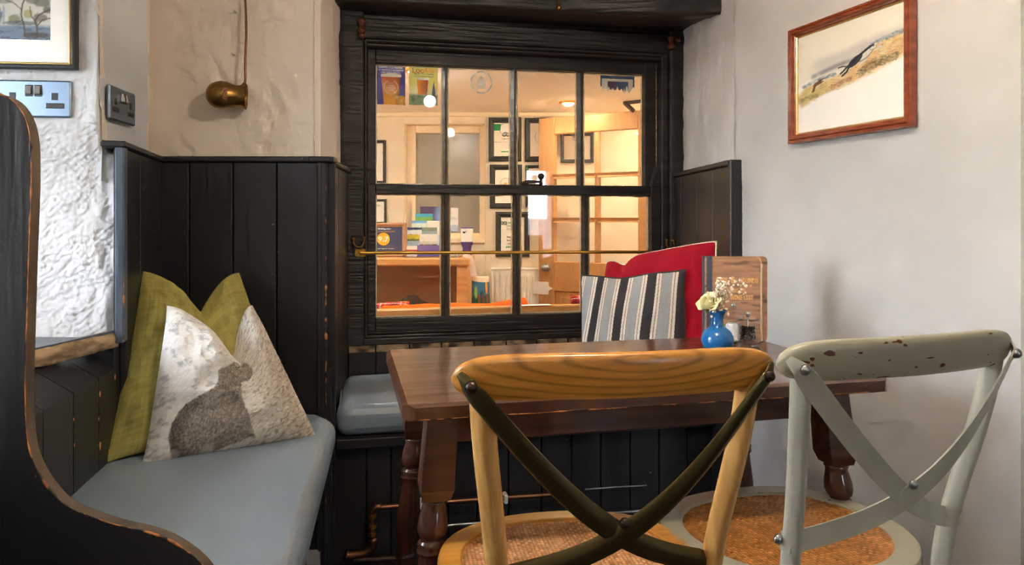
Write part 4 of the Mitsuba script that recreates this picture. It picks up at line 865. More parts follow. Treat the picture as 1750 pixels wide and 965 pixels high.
# rose
k = thing('rose', 'cream white rose leaning left out of the blue vase', 'flower')
rc = np.array([vx, vy, TZ]) + np.array([-.026, -.012, .126])
axr = unit([-.50, -.42, .76]); s1 = unit(np.cross(axr, [0, 0, 1.])); s2 = np.cross(axr, s1); RM = axes(rc, s1, s2, axr)
ga = 0.; rgr = np.random.default_rng(3)
for i in range(17):
    q = i / 16; ga += 2.2 + .5 * rgr.uniform(-1, 1); rad = .0035 + .0235 * q ** .9; top = .021 - .010 * q; opn = .15 + 1.25 * max(0, q - .35) ** 1.3; wdt = 1.5 - .55 * q
    uu, vv = np.meshgrid(np.linspace(-1, 1, 13), np.linspace(0, 1, 11), indexing='ij')
    aa = uu * wdt * (1 - .3 * (1 - vv) ** 2) * (1 - .35 * vv ** 8)
    r_ = rad * (.30 + .70 * np.sqrt(vv)) + .013 * opn * vv ** 3 + .0012 * np.sin(uu * 4 + i * 2) * vv - .0025 * vv ** 6 * (1 - opn)
    z_ = -.016 + (top + .016) * vv * (1 - .16 * uu * uu) - .009 * opn * vv ** 5 + .0012 * np.sin(uu * 6 + i) * vv
    part(k, 'petal', grid(np.stack([r_ * np.cos(aa + ga), r_ * np.sin(aa + ga), z_], -1)).t(RM), 'petal', True)
part(k, 'stem', tube(spline([rc - axr * .014, rc - axr * .03 + [0, 0, -.006], [vx - .004, vy - .002, TZ + .09], [vx, vy, TZ + .034]], 16), .0024, 8), 'stem_green', True)
for i in range(5):
    a = i * 1.256; d_ = np.array([math.cos(a), math.sin(a), 0]); e_ = np.array([-d_[1], d_[0], 0])
    t_ = np.linspace(0, 1, 7); c = np.stack([.004 * d_[0] + d_[0] * .017 * t_, .004 * d_[1] + d_[1] * .017 * t_, -.015 + .004 * t_ - .006 * t_ ** 2], -1); w_ = .005 * np.sin(np.pi * (t_ * .85 + .15))
    part(k, 'sepal', grid(np.stack([c - e_ * w_[:, None], c + e_ * w_[:, None]], 1)).t(RM), 'stem_green', True)
# gypsophila
k = thing('gypsophila', 'sprig of tiny cream gypsophila flowers in the blue vase', 'flower')
rg2 = np.random.default_rng(12); stems, flw = [], []
root = np.array([vx + .002, vy, TZ + .034])
for i in range(11):
    tgt = np.array([vx, vy, TZ]) + [rg2.uniform(-.022, .056), rg2.uniform(-.03, .012), rg2.uniform(.115, .18)]
    stems.append(tube(spline([root, [vx + (tgt[0] - vx) * .12, vy + .2 * (tgt[1] - vy), TZ + .1], tgt], 10), .0007, 5))
    for j in range(14):
        o_ = tgt + rg2.normal(0, [.011, .009, .010]); stems.append(tube([tgt - [0, 0, .012], (o_ + tgt) / 2 - [0, 0, .004], o_], .0004, 4))
        for _ in range(2):
            fo = o_ + rg2.normal(0, .0016, 3); flw.append(tm(trimesh.creation.icosphere(1, 1.)).t(axes(fo, *(np.eye(3) * rg2.uniform(.0018, .0034)))))
part(k, 'sprig_stems', cat(stems), 'dry_stem', True, kind='stuff')
part(k, 'blossoms', cat(flw), 'blossom', True, label='tiny cream blossoms', kind='stuff')
# mills
def onto(px, py): d = (EYE - TZ) * F / (py - CY); return at(px, py, d)
mp = onto(1278, 594)
k = thing('pepper_mill', 'clear acrylic pepper mill filled with peppercorns beside the blue vase', 'pepper mill')
MP = [(0, 0), (.029, 0), (.030, .003), (.030, .010), (.0285, .013), (.030, .016), (.0285, .020), (0, .0205)]
part(k, 'foot', lathe(MP, 40).sh(*mp), 'acrylic', True)
part(k, 'body', lathe([(.0275, .0208), (.0225, .030), (.0205, .040), (.0205, .050), (.0225, .060), (.0235, .0615)], 40).sh(*mp), 'clear_shell', True)
part(k, 'cap', lathe([(0, .062), (.024, .062), (.0285, .066), (.030, .072), (.0285, .078), (.022, .082), (.012, .083), (0, .083)], 40).sh(*mp), 'acrylic', True)
part(k, 'finial', lathe([(0, .0835), (.006, .0835), (.0045, .086), (.007, .089), (.0075, .092), (.005, .096), (0, .097)], 20).sh(*mp), 'chrome', True)
part(k, 'spindle', lathe([(0, .02), (.002, .02), (.002, .0835), (0, .0835)], 10).sh(*mp), 'chrome')
pc = []
for i in range(620):
    z = rg2.uniform(.0235, .056); a, r = rg2.uniform(0, 6.283), (np.interp(z, [.022, .03, .04, .05, .058], [.022, .0195, .0175, .0175, .019])) * rg2.uniform(.3, 1) ** .5; pc.append(tm(trimesh.creation.icosphere(1, .0024)).sh(mp[0] + r * math.cos(a), mp[1] + r * math.sin(a), mp[2] + z))
part(k, 'peppercorns', cat(pc), 'peppercorn', True, kind='stuff', label='black peppercorns')
ms_ = onto(1253, 591.5)
k = thing('salt_mill', 'clear acrylic salt mill filled with white salt behind the blue vase', 'salt mill')
part(k, 'foot', lathe([(0, 0), (.026, 0), (.027, .004), (.027, .010), (.025, .014), (0, .0145)], 40).sh(*ms_), 'acrylic', True)
part(k, 'body', lathe([(.0245, .0148), (.0215, .026), (.0205, .06), (.022, .068)], 40).sh(*ms_), 'clear_shell', True)
part(k, 'salt', lathe([(0, .0155), (.0225, .0155), (.0200, .026), (.0190, .058), (.015, .0635), (0, .064)], 30).sh(*ms_), 'salt', True, kind='stuff', label='white salt')
part(k, 'cap', lathe([(0, .0695), (.022, .0695), (.027, .078), (.029, .088), (.027, .098), (.020, .104), (.01, .106), (0, .106)], 40).sh(*ms_), 'acrylic', True)
part(k, 'finial', lathe([(0, .1065), (.005, .1065), (.007, .112), (.004, .117), (0, .118)], 16).sh(*ms_), 'chrome', True)
# menu book
m0 = onto(1204, 585.5); m1 = onto(1300, 586.5)
FMn = frame2(m0[:2], m1[:2]); mw = float(np.hypot(*(m1 - m0)[:2])); mh = (EYE + (CY - 438.5) / F * m0[1]) - TZ
k = thing('menu_book', 'wood-print menu book with a grey spine standing slightly open on the table', 'menu')
def rpoly(x0, x1, h, r): return shapely.box(x0 - r, 0, x1, h).buffer(-r).buffer(r).intersection(shapely.box(x0, 0, x1, h))
part(k, 'front_cover', extrude(rpoly(.0, mw, mh, .012), .0028).t(ROTX).sh(z=TZ).t(FMn), 'cover_wood', False)
part(k, 'spine', hull([(x, y, z) for x, y in ((-.003, .020), (-.003, -.002), (.020, -.0042), (.020, .0), (.02, .024)) for z in (TZ + .0005, TZ + mh + .0012)]).t(FMn), 'cover_spine', False)
FMb = FMn @ frame(0.0, .026, .03)
part(k, 'pages', extrude(rpoly(.004, mw + .010, mh - .022, .003), .006).t(ROTX).sh(z=TZ + .003, y=.004).t(FMn @ frame(.0, .014, .03)), 'paper', False)
part(k, 'back_cover', extrude(rpoly(.0, mw + .026, mh, .012), .0028).t(ROTX).sh(z=TZ).t(FMb), 'cover_wood', False)
ed_ = shapely.get_coordinates(rpoly(.02, mw, mh, .012).exterior); ed_ = ed_[(ed_[:, 0] > .021)]
part(k, 'gilt_edge', tube(np.array([(mw, -.0028, TZ + .012), (mw, -.0028, TZ + mh - .012), (mw - .004, -.0028, TZ + mh - .0035), (mw - .012, -.0028, TZ + mh)]), .0011, 6).t(FMn), 'ink_gilt', True)
for s_, h_, x_, z_ in (('HARE', .0115, .047, .168), ('&', .017, .079, .165), ('HOUNDS', .0115, .122, .166), ('of', .008, .127, .153), ('LEVENS', .0105, .090, .138), ('WINE LIST', .0115, .103, .118)):
    sc = mw / .156
    part(k, 'lettering', text(s_, h_ * .82, FMn @ axes([x_ * sc, -.0031, TZ + (z_ + .006) * mh / .245], [.92, 0, 0], [0, 1, 0], [0, 0, 1.25]), .0005, True), 'ink_gilt', False)
# ---------------------------------------------------------------- the lobby behind the window
DL, CE, FLO = 4.72, 1.79, -.25
FZ = frame(0, DL, 0.)
put(struct('floor_lobby', 'dark floor of the lobby'), cbox(-2.6, 3.2, 2.6, 6., FLO - .1, FLO).sh(y=.25), 'floor_wood', False)
put(struct('ceiling_lobby', 'cream ceiling of the lobby'), M(*(lambda m: (m.v, m.f))(hull([(x, y, z) for z in (CE, CE + .08) for x, y in ((-2.4, 2.76), (3.2, 3.93), (3.2, 5.), (-2.4, 5.))]))), 'lobby_ceiling_paint', False)
nx0, nx1 = at(692, 300, DL)[0], at(829, 300, DL)[0]; nz0, nz1 = at(760, 410, DL)[2], at(760, 212, DL)[2]
put(struct('wall_lobby_rear', 'cream rough wall of the lobby with frames and a window niche'), cat([cbox(-2.6, nx0, 0, .2, FLO, CE), cbox(nx1, 3.2, 0, .2, FLO, CE), cbox(nx0, nx1, 0, .2, FLO, nz0), cbox(nx0, nx1, 0, .2, nz1, CE)]).t(FZ), 'plaster_cream', False)
put(struct('wall_lobby_left', 'cream left wall of the lobby'), cbox(-1.75, -1.65, 2.8, 4.75, FLO, CE), 'plaster_cream', False)
put(struct('wall_lobby_right', 'cream right wall of the lobby'), cbox(1.75, 1.85, 3.4, 4.75, FLO, CE), 'plaster_cream', False)
put(struct('trim_9', 'cream cornice between the lobby wall and its ceiling'), cbox(-1.66, 1.76, -.02, .02, CE - .025, CE + .01).t(FZ), 'cream_joinery', False)
w3 = struct('window_3', 'small frosted window in the niche of the lobby wall')
def fzx(px): return at(px, 0, DL + .1)[0]
def fzz(py): return at(0, py, DL + .1)[2]
for a in ((nx0, fzx(711), nz0, nz1), (fzx(820), nx1, nz0, nz1), (fzx(711), fzx(820), fzz(228), nz1), (fzx(711), fzx(820), nz0, fzz(398))):
    part(w3, 'frame', cbox(a[0], a[1], .07, .12, a[2], a[3], .004).t(FZ), 'cream_joinery')
part(w3, 'pane', cbox(fzx(710), fzx(821), .10, .11, fzz(399), fzz(227), .001).t(FZ), 'frosted', label='frosted grey glass')
part(w3, 'sill', cbox(nx0 - .0, nx1, -.02, .08, nz0 - .02, nz0 + .012, .004).t(FZ), 'cream_joinery')
# framed certificates
FA = FZ.copy()
def cert(label, px0, py0, px1, py1, wpx=9, group=None, paper='paper'):
    k = thing('framed_certificate', label, 'frame', group); a, b = on(FZ, px0, py1, -.02), on(FZ, px1, py0, -.02); w = wpx * DL / F
    pic_frame(k, FZ, a[0], b[0], a[1], b[1], w, .024, 'frame_black', y=-.001)
    part(k, 'sheet', cbox(a[0] + w * .8, b[0] - w * .8, -.008, -.003, a[1] + w * .8, b[1] - w * .8, .0005).t(FZ), paper)
    return k
def fz(px, py): x, z = on(FZ, px, py, -.01); return FZ @ axes([x, -.0085, z], [1, 0, 0], [0, 1, 0], [0, 0, 1])
PX = DL / F
def disc(r, n=32, r0=0., d=.0008):
    p = shapely.Point(0, 0).buffer(r, n // 4)
    if r0: p = p.difference(shapely.Point(0, 0).buffer(r0, n // 4))
    return extrude(p, d).t(ROTX)
c1 = cert('black framed certificate with a green block and a small owl badge', 835, 200.5, 891, 275.5)
part(c1, 'green_block', extrude(shapely.box(0, 0, 14 * PX, 11 * PX), .0008).t(ROTX).t(fz(842, 223)), 'ink_green', False)
part(c1, 'badge', disc(11 * PX, 40).t(fz(865, 221)), 'ink_white', False); part(c1, 'badge_ring', disc(11.3 * PX, 40, 10.6 * PX, .001).t(fz(865, 221)), 'ink_grey', False)
owl = []
for s in (-1, 1): owl += [disc(3.3 * PX, 20, 2.2 * PX, .0012).sh(x=s * 3.1 * PX), disc(1.0 * PX, 12, 0, .0012).sh(x=s * 3.1 * PX)]
part(c1, 'owl_badge', cat(owl + [extrude(shapely.Polygon([(-6 * PX, 2.4 * PX), (0, 4.6 * PX), (6 * PX, 2.4 * PX), (0, 3.2 * PX)]), .0012).t(ROTX)]).t(fz(864.5, 230)), 'ink_black', False)
for s_, h_, x_, y_, m_ in (('Tripadvisor', 2.2, 865, 238, 'ink_black'), ('CERTIFICATE of EXCELLENCE', 1.9, 864, 243.5, 'ink_grey'), ('Hare and Hounds', 1.3, 865, 249, 'ink_grey'), ('Levens', 1.2, 865, 252.5, 'ink_grey')):
    part(c1, 'lettering', text(s_, h_ * PX, fz(x_, y_)), m_, False)
part(c1, 'rating_dots', cat([disc(1.3 * PX, 14).sh(x=(i - 2) * 3.2 * PX) for i in range(5)]).t(fz(864, 259)), 'ink_green', False)
c2 = cert('black framed certificate half hidden by the open oak door, upper row of the lobby wall', 897, 201, 950, 276)
part(c2, 'badge_ring', disc(12 * PX, 40, 11.5 * PX).t(fz(926, 234)), 'ink_grey', False)
c3 = cert('black framed certificate with a round seal, below the one with the green block', 837, 281, 892, 356)
part(c3, 'badge_ring', disc(9 * PX, 40, 8.4 * PX).t(fz(864, 313)), 'ink_grey', False); part(c3, 'seal', disc(3 * PX, 20).t(fz(864, 315)), 'ink_amber', False)
c4 = cert('black framed certificate with green dots at its corner beside the oak door', 898, 282, 950, 354, 5)
part(c4, 'green_dot', cat([disc(1.4 * PX, 14).sh(z=0), disc(1.4 * PX, 14).sh(z=4 * PX)]).t(fz(900.5, 288)).sh(y=-.017), 'ink_green', False)
c5 = cert('black framed 2020 award certificate low on the lobby wall above the radiator', 847, 362, 905, 439)
fz5 = lambda x, y: fz(x, y)
part(c5, 'owl_badge', cat(owl).t(fz(860, 381)), 'ink_black', False)
for s_, h_, x_, y_, m_ in (("Travellers'", 3.6, 876, 382, 'ink_green'), ('Choice', 3.6, 873, 387.5, 'ink_green'), ('2020', 3.4, 871.5, 393, 'ink_purple'), ('Hare and', 3.2, 875.5, 406.5, 'ink_black'), ('Hounds', 3.2, 874, 412, 'ink_black'), ('Levens', 3.2, 873.5, 417.5, 'ink_black')):
    part(c5, 'lettering', text(s_, h_ * PX, fz(x_, y_), bold=True), m_, False)
part(c5, 'rating_dots', cat([disc(1.5 * PX, 14).sh(x=(i - 2) * 3.6 * PX) for i in range(5)]).t(fz(873, 422)), 'ink_green', False)
c6 = cert('black framed certificate seen through the glazed oak door', 958, 226, 1015, 278, 6)
part(c6, 'badge_ring', disc(9 * PX, 40, 8.5 * PX).t(fz(986, 232)), 'ink_grey', False); part(c6, 'owl_badge', cat(owl).t(fz(986, 233)), 'ink_black', False)
part(c6, 'lettering', text('Tripadvisor', 2.2 * PX, fz(986, 240)), 'ink_black', False)
c7 = cert('black framed sheet at the left end of the lobby wall, upper of two', 596, 239, 659, 314, 5)
c8 = cert('black framed sheet at the left end of the lobby wall, lower of two', 600, 340, 660, 383, 4)
part(c8, 'lettering', text('Lodge', 3.5 * PX, fz(643, 352)), 'ink_green', False); part(c8, 'lettering', text('us', 3.5 * PX, fz(639, 358)), 'ink_green', False)
# radiator
rk = thing('radiator', 'white ribbed radiator on the lobby wall under the award certificate', 'radiator')
ra_, rb_ = on(FZ, 840, 523, -.09), on(FZ, 930, 460, -.09); rz0 = ra_[1] - .35
xx = np.linspace(ra_[0], rb_[0], 181); ph = (xx - ra_[0]) / (rb_[0] - ra_[0]) * 10; fl = .012 * sst(.15, .35, np.abs(ph % 1 - .5))
zr = np.array([rz0, rz0 + .02, rz0 + .04, rb_[1] - .05, rb_[1] - .03, rb_[1] - .012, rb_[1]]); am = np.array([0, 0, 1, 1, .0, 0, 0])
part(rk, 'ribbed_panel', grid(np.stack([np.broadcast_to(xx[:, None], (181, 7)), -.085 - .0 + fl[:, None] * am * -1, np.broadcast_to(zr, (181, 7))], -1)).t(FZ), 'radiator_white', 35)
part(rk, 'body', cbox(ra_[0], rb_[0], -.084, -.03, rz0, rb_[1], .004).t(FZ), 'radiator_white')
part(rk, 'top_grille', cbox(ra_[0] - .004, rb_[0] + .004, -.088, -.026, rb_[1] - .006, rb_[1] + .006, .003).t(FZ), 'radiator_white')
for x in (ra_[0] + .06, rb_[0] - .06): part(rk, 'bracket', cbox(x - .01, x + .01, -.032, .0, rz0 + .05, rb_[1] - .05, .002).t(FZ), 'radiator_white')
# the open oak door
FD = frame(.169, 4.60, math.atan2(-.523, .852))
dk = struct('door_1', 'oak door with small glazed panes standing open in the lobby')
X_ = lambda px: on(FD, px, 300)[0]
Zl = lambda py: on(FD, 960, py)[1]
dw = X_(1114); dtop = 1.737; dth = .04
xs1, xm0, xm1, xs2 = X_(947), X_(1015.5), X_(1023.5), X_(1090)
z_t, z1b, z2t, z2b, z3t, z3b = Zl(228.5), Zl(297.5), Zl(304.5), Zl(372), Zl(380), Zl(447)
def dbox(nm, x0, x1, z0, z1, y0=0., y1=dth, c=.004, b='door_oak'): return part(dk, nm, cbox(x0, x1, y0, y1, z0, z1, c).t(FD), b)
dbox('stile', .0, xs1, FLO + .01, dtop); dbox('stile', xs2, dw, FLO + .01, dtop)
dbox('muntin', xm0, xm1, z3b, z_t, .004, .036); dbox('rail', xs1, xs2, z_t, dtop)
for a, b in ((z1b, z2t), (z2b, z3t)):
    dbox('glazing_bar', xs1, xm0, a, b, .004, .036); dbox('glazing_bar', xm1, xs2, a, b, .004, .036)
zk = Zl(498); dbox('rail', xs1, xs2, zk, z3b); dbox('rail', xs1, xs2, FLO + .01, FLO + .2)
dbox('muntin', xm0 - .02, xm1 + .02, FLO + .2, zk)
for a, b in ((xs1, xm0 - .02), (xm1 + .02, xs2)):
    dbox('panel', a, b, FLO + .2, zk, .012, .028); dbox('panel_field', a + .035, b - .035, FLO + .235, zk - .035, .006, .02, .005)
for a, b in ((xs1, xm0), (xm1, xs2)):
    for c, d in ((z1b, z_t), (z2b, z2t), (z3b, z3t)):
        c_, d_ = c, d
    for c, d in ((z1b, z_t), (z2b, z2t - 0), (z3b, z3t)):
        lo, hi = {z1b: (z1b, z_t), z2b: (z2t - (z2t - z2b), z2t), z3b: (z3b, z3t)}[c]
        part(dk, 'pane', M([(a, .02, lo), (b, .02, lo), (b, .02, hi), (a, .02, hi)], [[0, 1, 2], [0, 2, 3]]).t(FD), 'glass', False)
hx, hz = on(FD, 934, 457)
kn = part(dk, 'door_knob', lathe([(0, -.052), (.014, -.05), (.022, -.042), (.023, -.034), (.014, -.024), (.010, -.012), (.024, -.006), (.026, 0), (0, 0)], 28).t(np.array([[1, 0, 0, 0], [0, 0, 1, 0], [0, 1, 0, 0], [0, 0, 0, 1.]])).sh(hx, 0, hz).t(FD), 'steel', True, label='round steel knob')
tg_ = thing('card_tag', 'white arrow-ended shape added on the oak door below its knob', 'tag')  # flat white shape added for a bright arrow-ended spot
ax0, az0 = on(FD, 911, 502, -.01); ax1, az1 = on(FD, 936, 482, -.01); apx = on(FD, 944, 492, -.01)[0]
put(tg_, extrude(shapely.Polygon([(ax0, az0), (ax1, az0), (ax1 + .004, (az0 * 2 + az1) / 3), (apx, (az0 + az1) / 2), (ax1 + .004, (az0 + 2 * az1) / 3), (ax1, az1), (ax0, az1)]), .003).t(ROTX).sh(y=-.002).t(FD), 'white_card', False)
dc = thing('door_closer', 'angled dark metal door closer arm under the lobby ceiling above the oak door', 'door closer')
q0, q1, q2 = at(1068, 176, 4.25), at(1108, 171.5, 4.15), at(1083, 190, 4.22)
part(dc, 'arm', tube([q0, q1], .011, 8), 'dark_iron'); part(dc, 'arm', tube([q0, q2], .013, 8), 'dark_iron'); part(dc, 'bracket', tube([q0 - [0, 0, .004], [q0[0], q0[1], CE]], .012, 8), 'dark_iron')
# downlights
def downlight(label, x, y, r=.034, tint=(1., .95, .84)):
    k = thing('downlight', label, 'ceiling light')
    part(k, 'trim_ring', lathe([(r, CE), (r * 1.05, CE - .012), (r * 1.55, CE - .010), (r * 1.7, CE), (r, CE)], 32).sh(x, y, 0), 'brass', True)
    d = lathe([(0, -.020), (r * .4, -.019), (r * .75, -.015), (r * .98, -.006), (r * .98, .004), (0, .004)], 28)
    part(k, 'lamp', d.sh(x, y, CE - .004), 'bulb_light', True, label='glowing lamp', emitter={'type': 'area', 'radiance': {'type': 'rgb', 'value': [DOWN * c_ for c_ in tint]}})
g0 = at(971, 178, 4.27)
downlight('small glowing downlight in the lobby ceiling above the oak door', g0[0], 4.27, tint=(.62, .47, .27))
downlight('added unseen downlight in the lobby ceiling above the oak desk', -1.25, 3.75)  # out-of-view downlight added to light the lobby
downlight('added downlight in the lobby ceiling in front of the frosted window', -.45, 3.35)  # another added downlight, brightens the rear wall
downlight('added unseen downlight in the lobby ceiling near the right wall of the lobby', 1.2, 3.75)  # added on the unseen right side for more lobby light
downlight('small downlight in the lobby ceiling behind the oak door', .98, 4.48, tint=(.52, .41, .22))
# oak settle under the window, lobby side
ok = thing('oak_settle', 'oak settle in the lobby with its top rail showing at the foot of the window', 'settle')
part(ok, 'top_rail', cbox(-.25, 1.6, .255, .30, .637, .684, .006).t(FW), 'oak')
part(ok, 'back_board', cbox(-.25, 1.6, .245, .270, .30, .634, .004).t(FW), 'oak')
part(ok, 'seat_board', cbox(-.25, 1.6, .27, .80, .40, .44, .005).t(FW), 'oak')
for x in (-.22, 1.53): part(ok, 'leg', cbox(x, x + .06, .25, .30, FLO, .40).t(FW), 'oak'); part(ok, 'leg', cbox(x, x + .06, .73, .78, FLO, .40).t(FW), 'oak')
def tartan(u, v):
    c = np.broadcast_to(C(180, 34, 40), u.shape + (3,)).copy()
    for q in (u, v):
        t = (q * 3.0) % 1.0; c = blend(c, C(40, 34, 44), .55 * ((t > .12) & (t < .42))); c = blend(c, C(232, 226, 214), .8 * ((np.abs(t - .62) < .035) | (np.abs(t - .27) < .02))); c = blend(c, C(226, 190, 80), .6 * (np.abs(t - .84) < .02))
    return c
k = thing('tartan_cushion', 'red tartan cushion behind the oak rail at the left foot of the window', 'cushion')
cushion(k, at(600, 524, 3.8), at(700, 514, 3.8), at(590, 587, 3.62), at(700, 586, 3.62), .06, n=60, front=tartan, seed=4)
k = thing('tartan_cushion', 'red tartan cushion behind the oak rail beside the oak door', 'cushion')
cushion(k, at(974, 503, 3.85), at(1046, 507, 3.9), at(978, 575, 3.75), at(1050, 575, 3.75), .05, n=60, front=tartan, seed=8)
k = thing('folded_cloth', 'crumpled brown cloth bundle on the oak settle beside the desk', 'cloth')
bp = man(m3.Manifold.hull_points((rounded([at(692, 512, 3.9), at(716, 528, 3.9), at(736, 526, 3.95), at(690, 545, 3.9), at(735, 545, 3.95), at(715, 566, 3.85), at(700, 508, 3.95)], .018, 2)).astype(np.float32)).refine_to_length(.008))
bv = bp.v + trimesh.Trimesh(bp.v, bp.f, process=False).vertex_normals * (.05 * (meshkit.fbm(bp.v * 17, 4, 3) - .5))[:, None]
put(k, M(bv, bp.f), 'brown_cloth', True)
k = thing('orange_blanket', 'orange woollen blanket rolled along the top of the oak settle', 'blanket')
q = np.linspace(0, 1, 70); pxs = 652 + 250 * q; tops = np.interp(q, [0, .1, .35, .7, .85, .95, .985, 1], [522.5, 521, 520.5, 517.5, 512.5, 509, 510.5, 517]); rad = np.interp(q, [0, .3, .7, .93, 1], [.02, .03, .042, .055, .03])
cc = np.array([at(x, y, 3.62) for x, y in zip(pxs, tops)]) - np.stack([0 * rad, 0 * rad, rad], -1)
th_ = np.linspace(0, 2 * np.pi, 25)[:-1]
bl = np.array([[(c[0], c[1] + r * 1.5 * math.cos(a), c[2] + r * math.sin(a) * (1 + .16 * math.sin(3 * a + 9 * t_))) for a in th_] for c, r, t_ in zip(cc, rad, q)])
bl += .010 * (meshkit.fbm(bl * 16, 3, 2) - .5)[..., None]
bl = np.concatenate([bl[:1] * 0 + bl[0].mean(0), bl, bl[:1] * 0 + bl[-1].mean(0)])
put(k, grid(bl, cv=True), 'orange_wool', True)
# oak desk
dd = 3.95; dz = EYE - 67.5 * (dd + .03) / F; dxr = at(803, 440, dd)[0]; dz1 = dz - .044
de = thing('oak_desk', 'solid oak reception desk with an open front in the lobby', 'desk')
part(de, 'desktop', cbox(-1.3, dxr, dd, dd + .50, dz1, dz, .008), 'oak')
part(de, 'corner_post', cbox(at(780, 0, dd)[0], dxr - .012, dd + .015, dd + .09, FLO, dz1, .004), 'oak')
part(de, 'side_panel', cbox(dxr - .04, dxr - .014, dd + .09, dd + .49, FLO, dz1, .004), 'oak')
part(de, 'back_panel', cbox(-1.3, dxr - .042, dd + .34, dd + .36, FLO, dz1, .003), 'oak_brown')
part(de, 'side_panel', cbox(-1.3, -1.26, dd + .02, dd + .34, FLO, dz1, .004), 'oak')
# award plaque on the desk
aw = thing('award_plaque', 'framed dark blue 9.7 award plaque standing on the oak desk', 'award')
AD = 4.06; FAw = frame(0, AD, 0.); ga, gb = on(FAw, 616, 437, 0), on(FAw, 694, 380.5, 0); az_ = dz
pic_frame(aw, FAw, ga[0], gb[0], az_, gb[1], 7 * AD / F, .02, 'oak_brown', y=.02)
part(aw, 'sheet', cbox(ga[0] + .018, gb[0] - .018, .012, .018, az_ + .01, gb[1] - .018, .0005).t(FAw), 'matt_navy')
fa = lambda px, py: FAw @ axes([on(FAw, px, py)[0], .0115, on(FAw, px, py)[1]], [1, 0, 0], [0, 1, 0], [0, 0, 1])
PA = AD / F
part(aw, 'amber_disc', disc(11 * PA, 40).t(fa(654.5, 408.5)), 'ink_amber', False)
for s_, h_, x_, y_, m_, b_ in (('9.7', 8.2, 654.5, 412.5, 'ink_white', True), ('Booking.com', 2.6, 656, 392, 'ink_white', True), ('Traveller Review Awards 2020', 2.0, 654, 396.5, 'ink_amber', False), ('Hare and Hounds, Levens', 2.2, 655, 425.8, 'ink_white', False)):
    part(aw, 'lettering', text(s_, h_ * PA, fa(x_, y_).copy() @ axes([0, -.001, 0], [1, 0, 0], [0, 1, 0], [0, 0, 1]), .0006, b_), m_, False)
# leaflet rack
rk = thing('leaflet_rack', 'clear acrylic stepped leaflet rack on the oak desk', 'rack')
rx0, rx1 = at(694, 0, 4.15)[0], at(787, 0, 4.15)[0]
part(rk, 'base', cbox(rx0, rx1, 4.02, 4.36, dz, dz + .004, .001), 'acrylic')
for s, x in ((-1, rx0), (1, rx1 - .004)): part(rk, 'side', hull([(x + dx, y, z) for dx in (0, .004) for y, z in ((4.03, dz + .005), (4.36, dz + .005), (4.36, dz + .30), (4.32, dz + .30))]), 'acrylic', False)
def leaflet(label, px0, py0, px1, py1, D, fn, texts=(), n=40):
    k = thing('leaflet', label, 'leaflet', ); fr = frame(0, D, 0.); a, b = on(fr, px0, py1), on(fr, px1, py0); z0 = max(a[1], dz + .005)
    part(k, 'sheet', cbox(a[0], b[0], .0006, .004, z0, b[1], .0003).t(fr), 'paper', False)
    part(k, 'cover', panel_print(fr, a[0], b[0], z0, b[1], .0, fn, n), 'gloss_colour', False)
    for s_, h_, x_, y_, m_ in texts:
        q = on(fr, x_, y_); part(k, 'lettering', text(s_, h_ * D / F, fr @ axes([q[0], -.0004, q[1]], [1, 0, 0], [0, 1, 0], [0, 0, 1]), .0004), m_, False)
def bands(*bs):
    "(top fraction, colour) bands with a little photographic mottling"
    def f(u, v):
        c = np.broadcast_to(np.asarray(bs[0][1], float), u.shape + (3,)).copy(); n = nz(u, v, 9, 7)
        for t, col in bs[1:]: c = blend(c, col, (1 - sst(t - .02, t + .02, v + .08 * (n - .5))))
        return c * (.82 + .36 * n[..., None])
    return f
def pinkart(u, v):
    c = blend(C(74, 60, 96), C(120, 150, 200), sst(.4, .8, u - .2 * v)); n = nz(u, v, 6, 3)
    return blend(c, C(222, 92, 116), .9 * (1 - sst(.12, .2, np.hypot(u - .42, (v - .45) * .7) + .2 * (n - .5))))
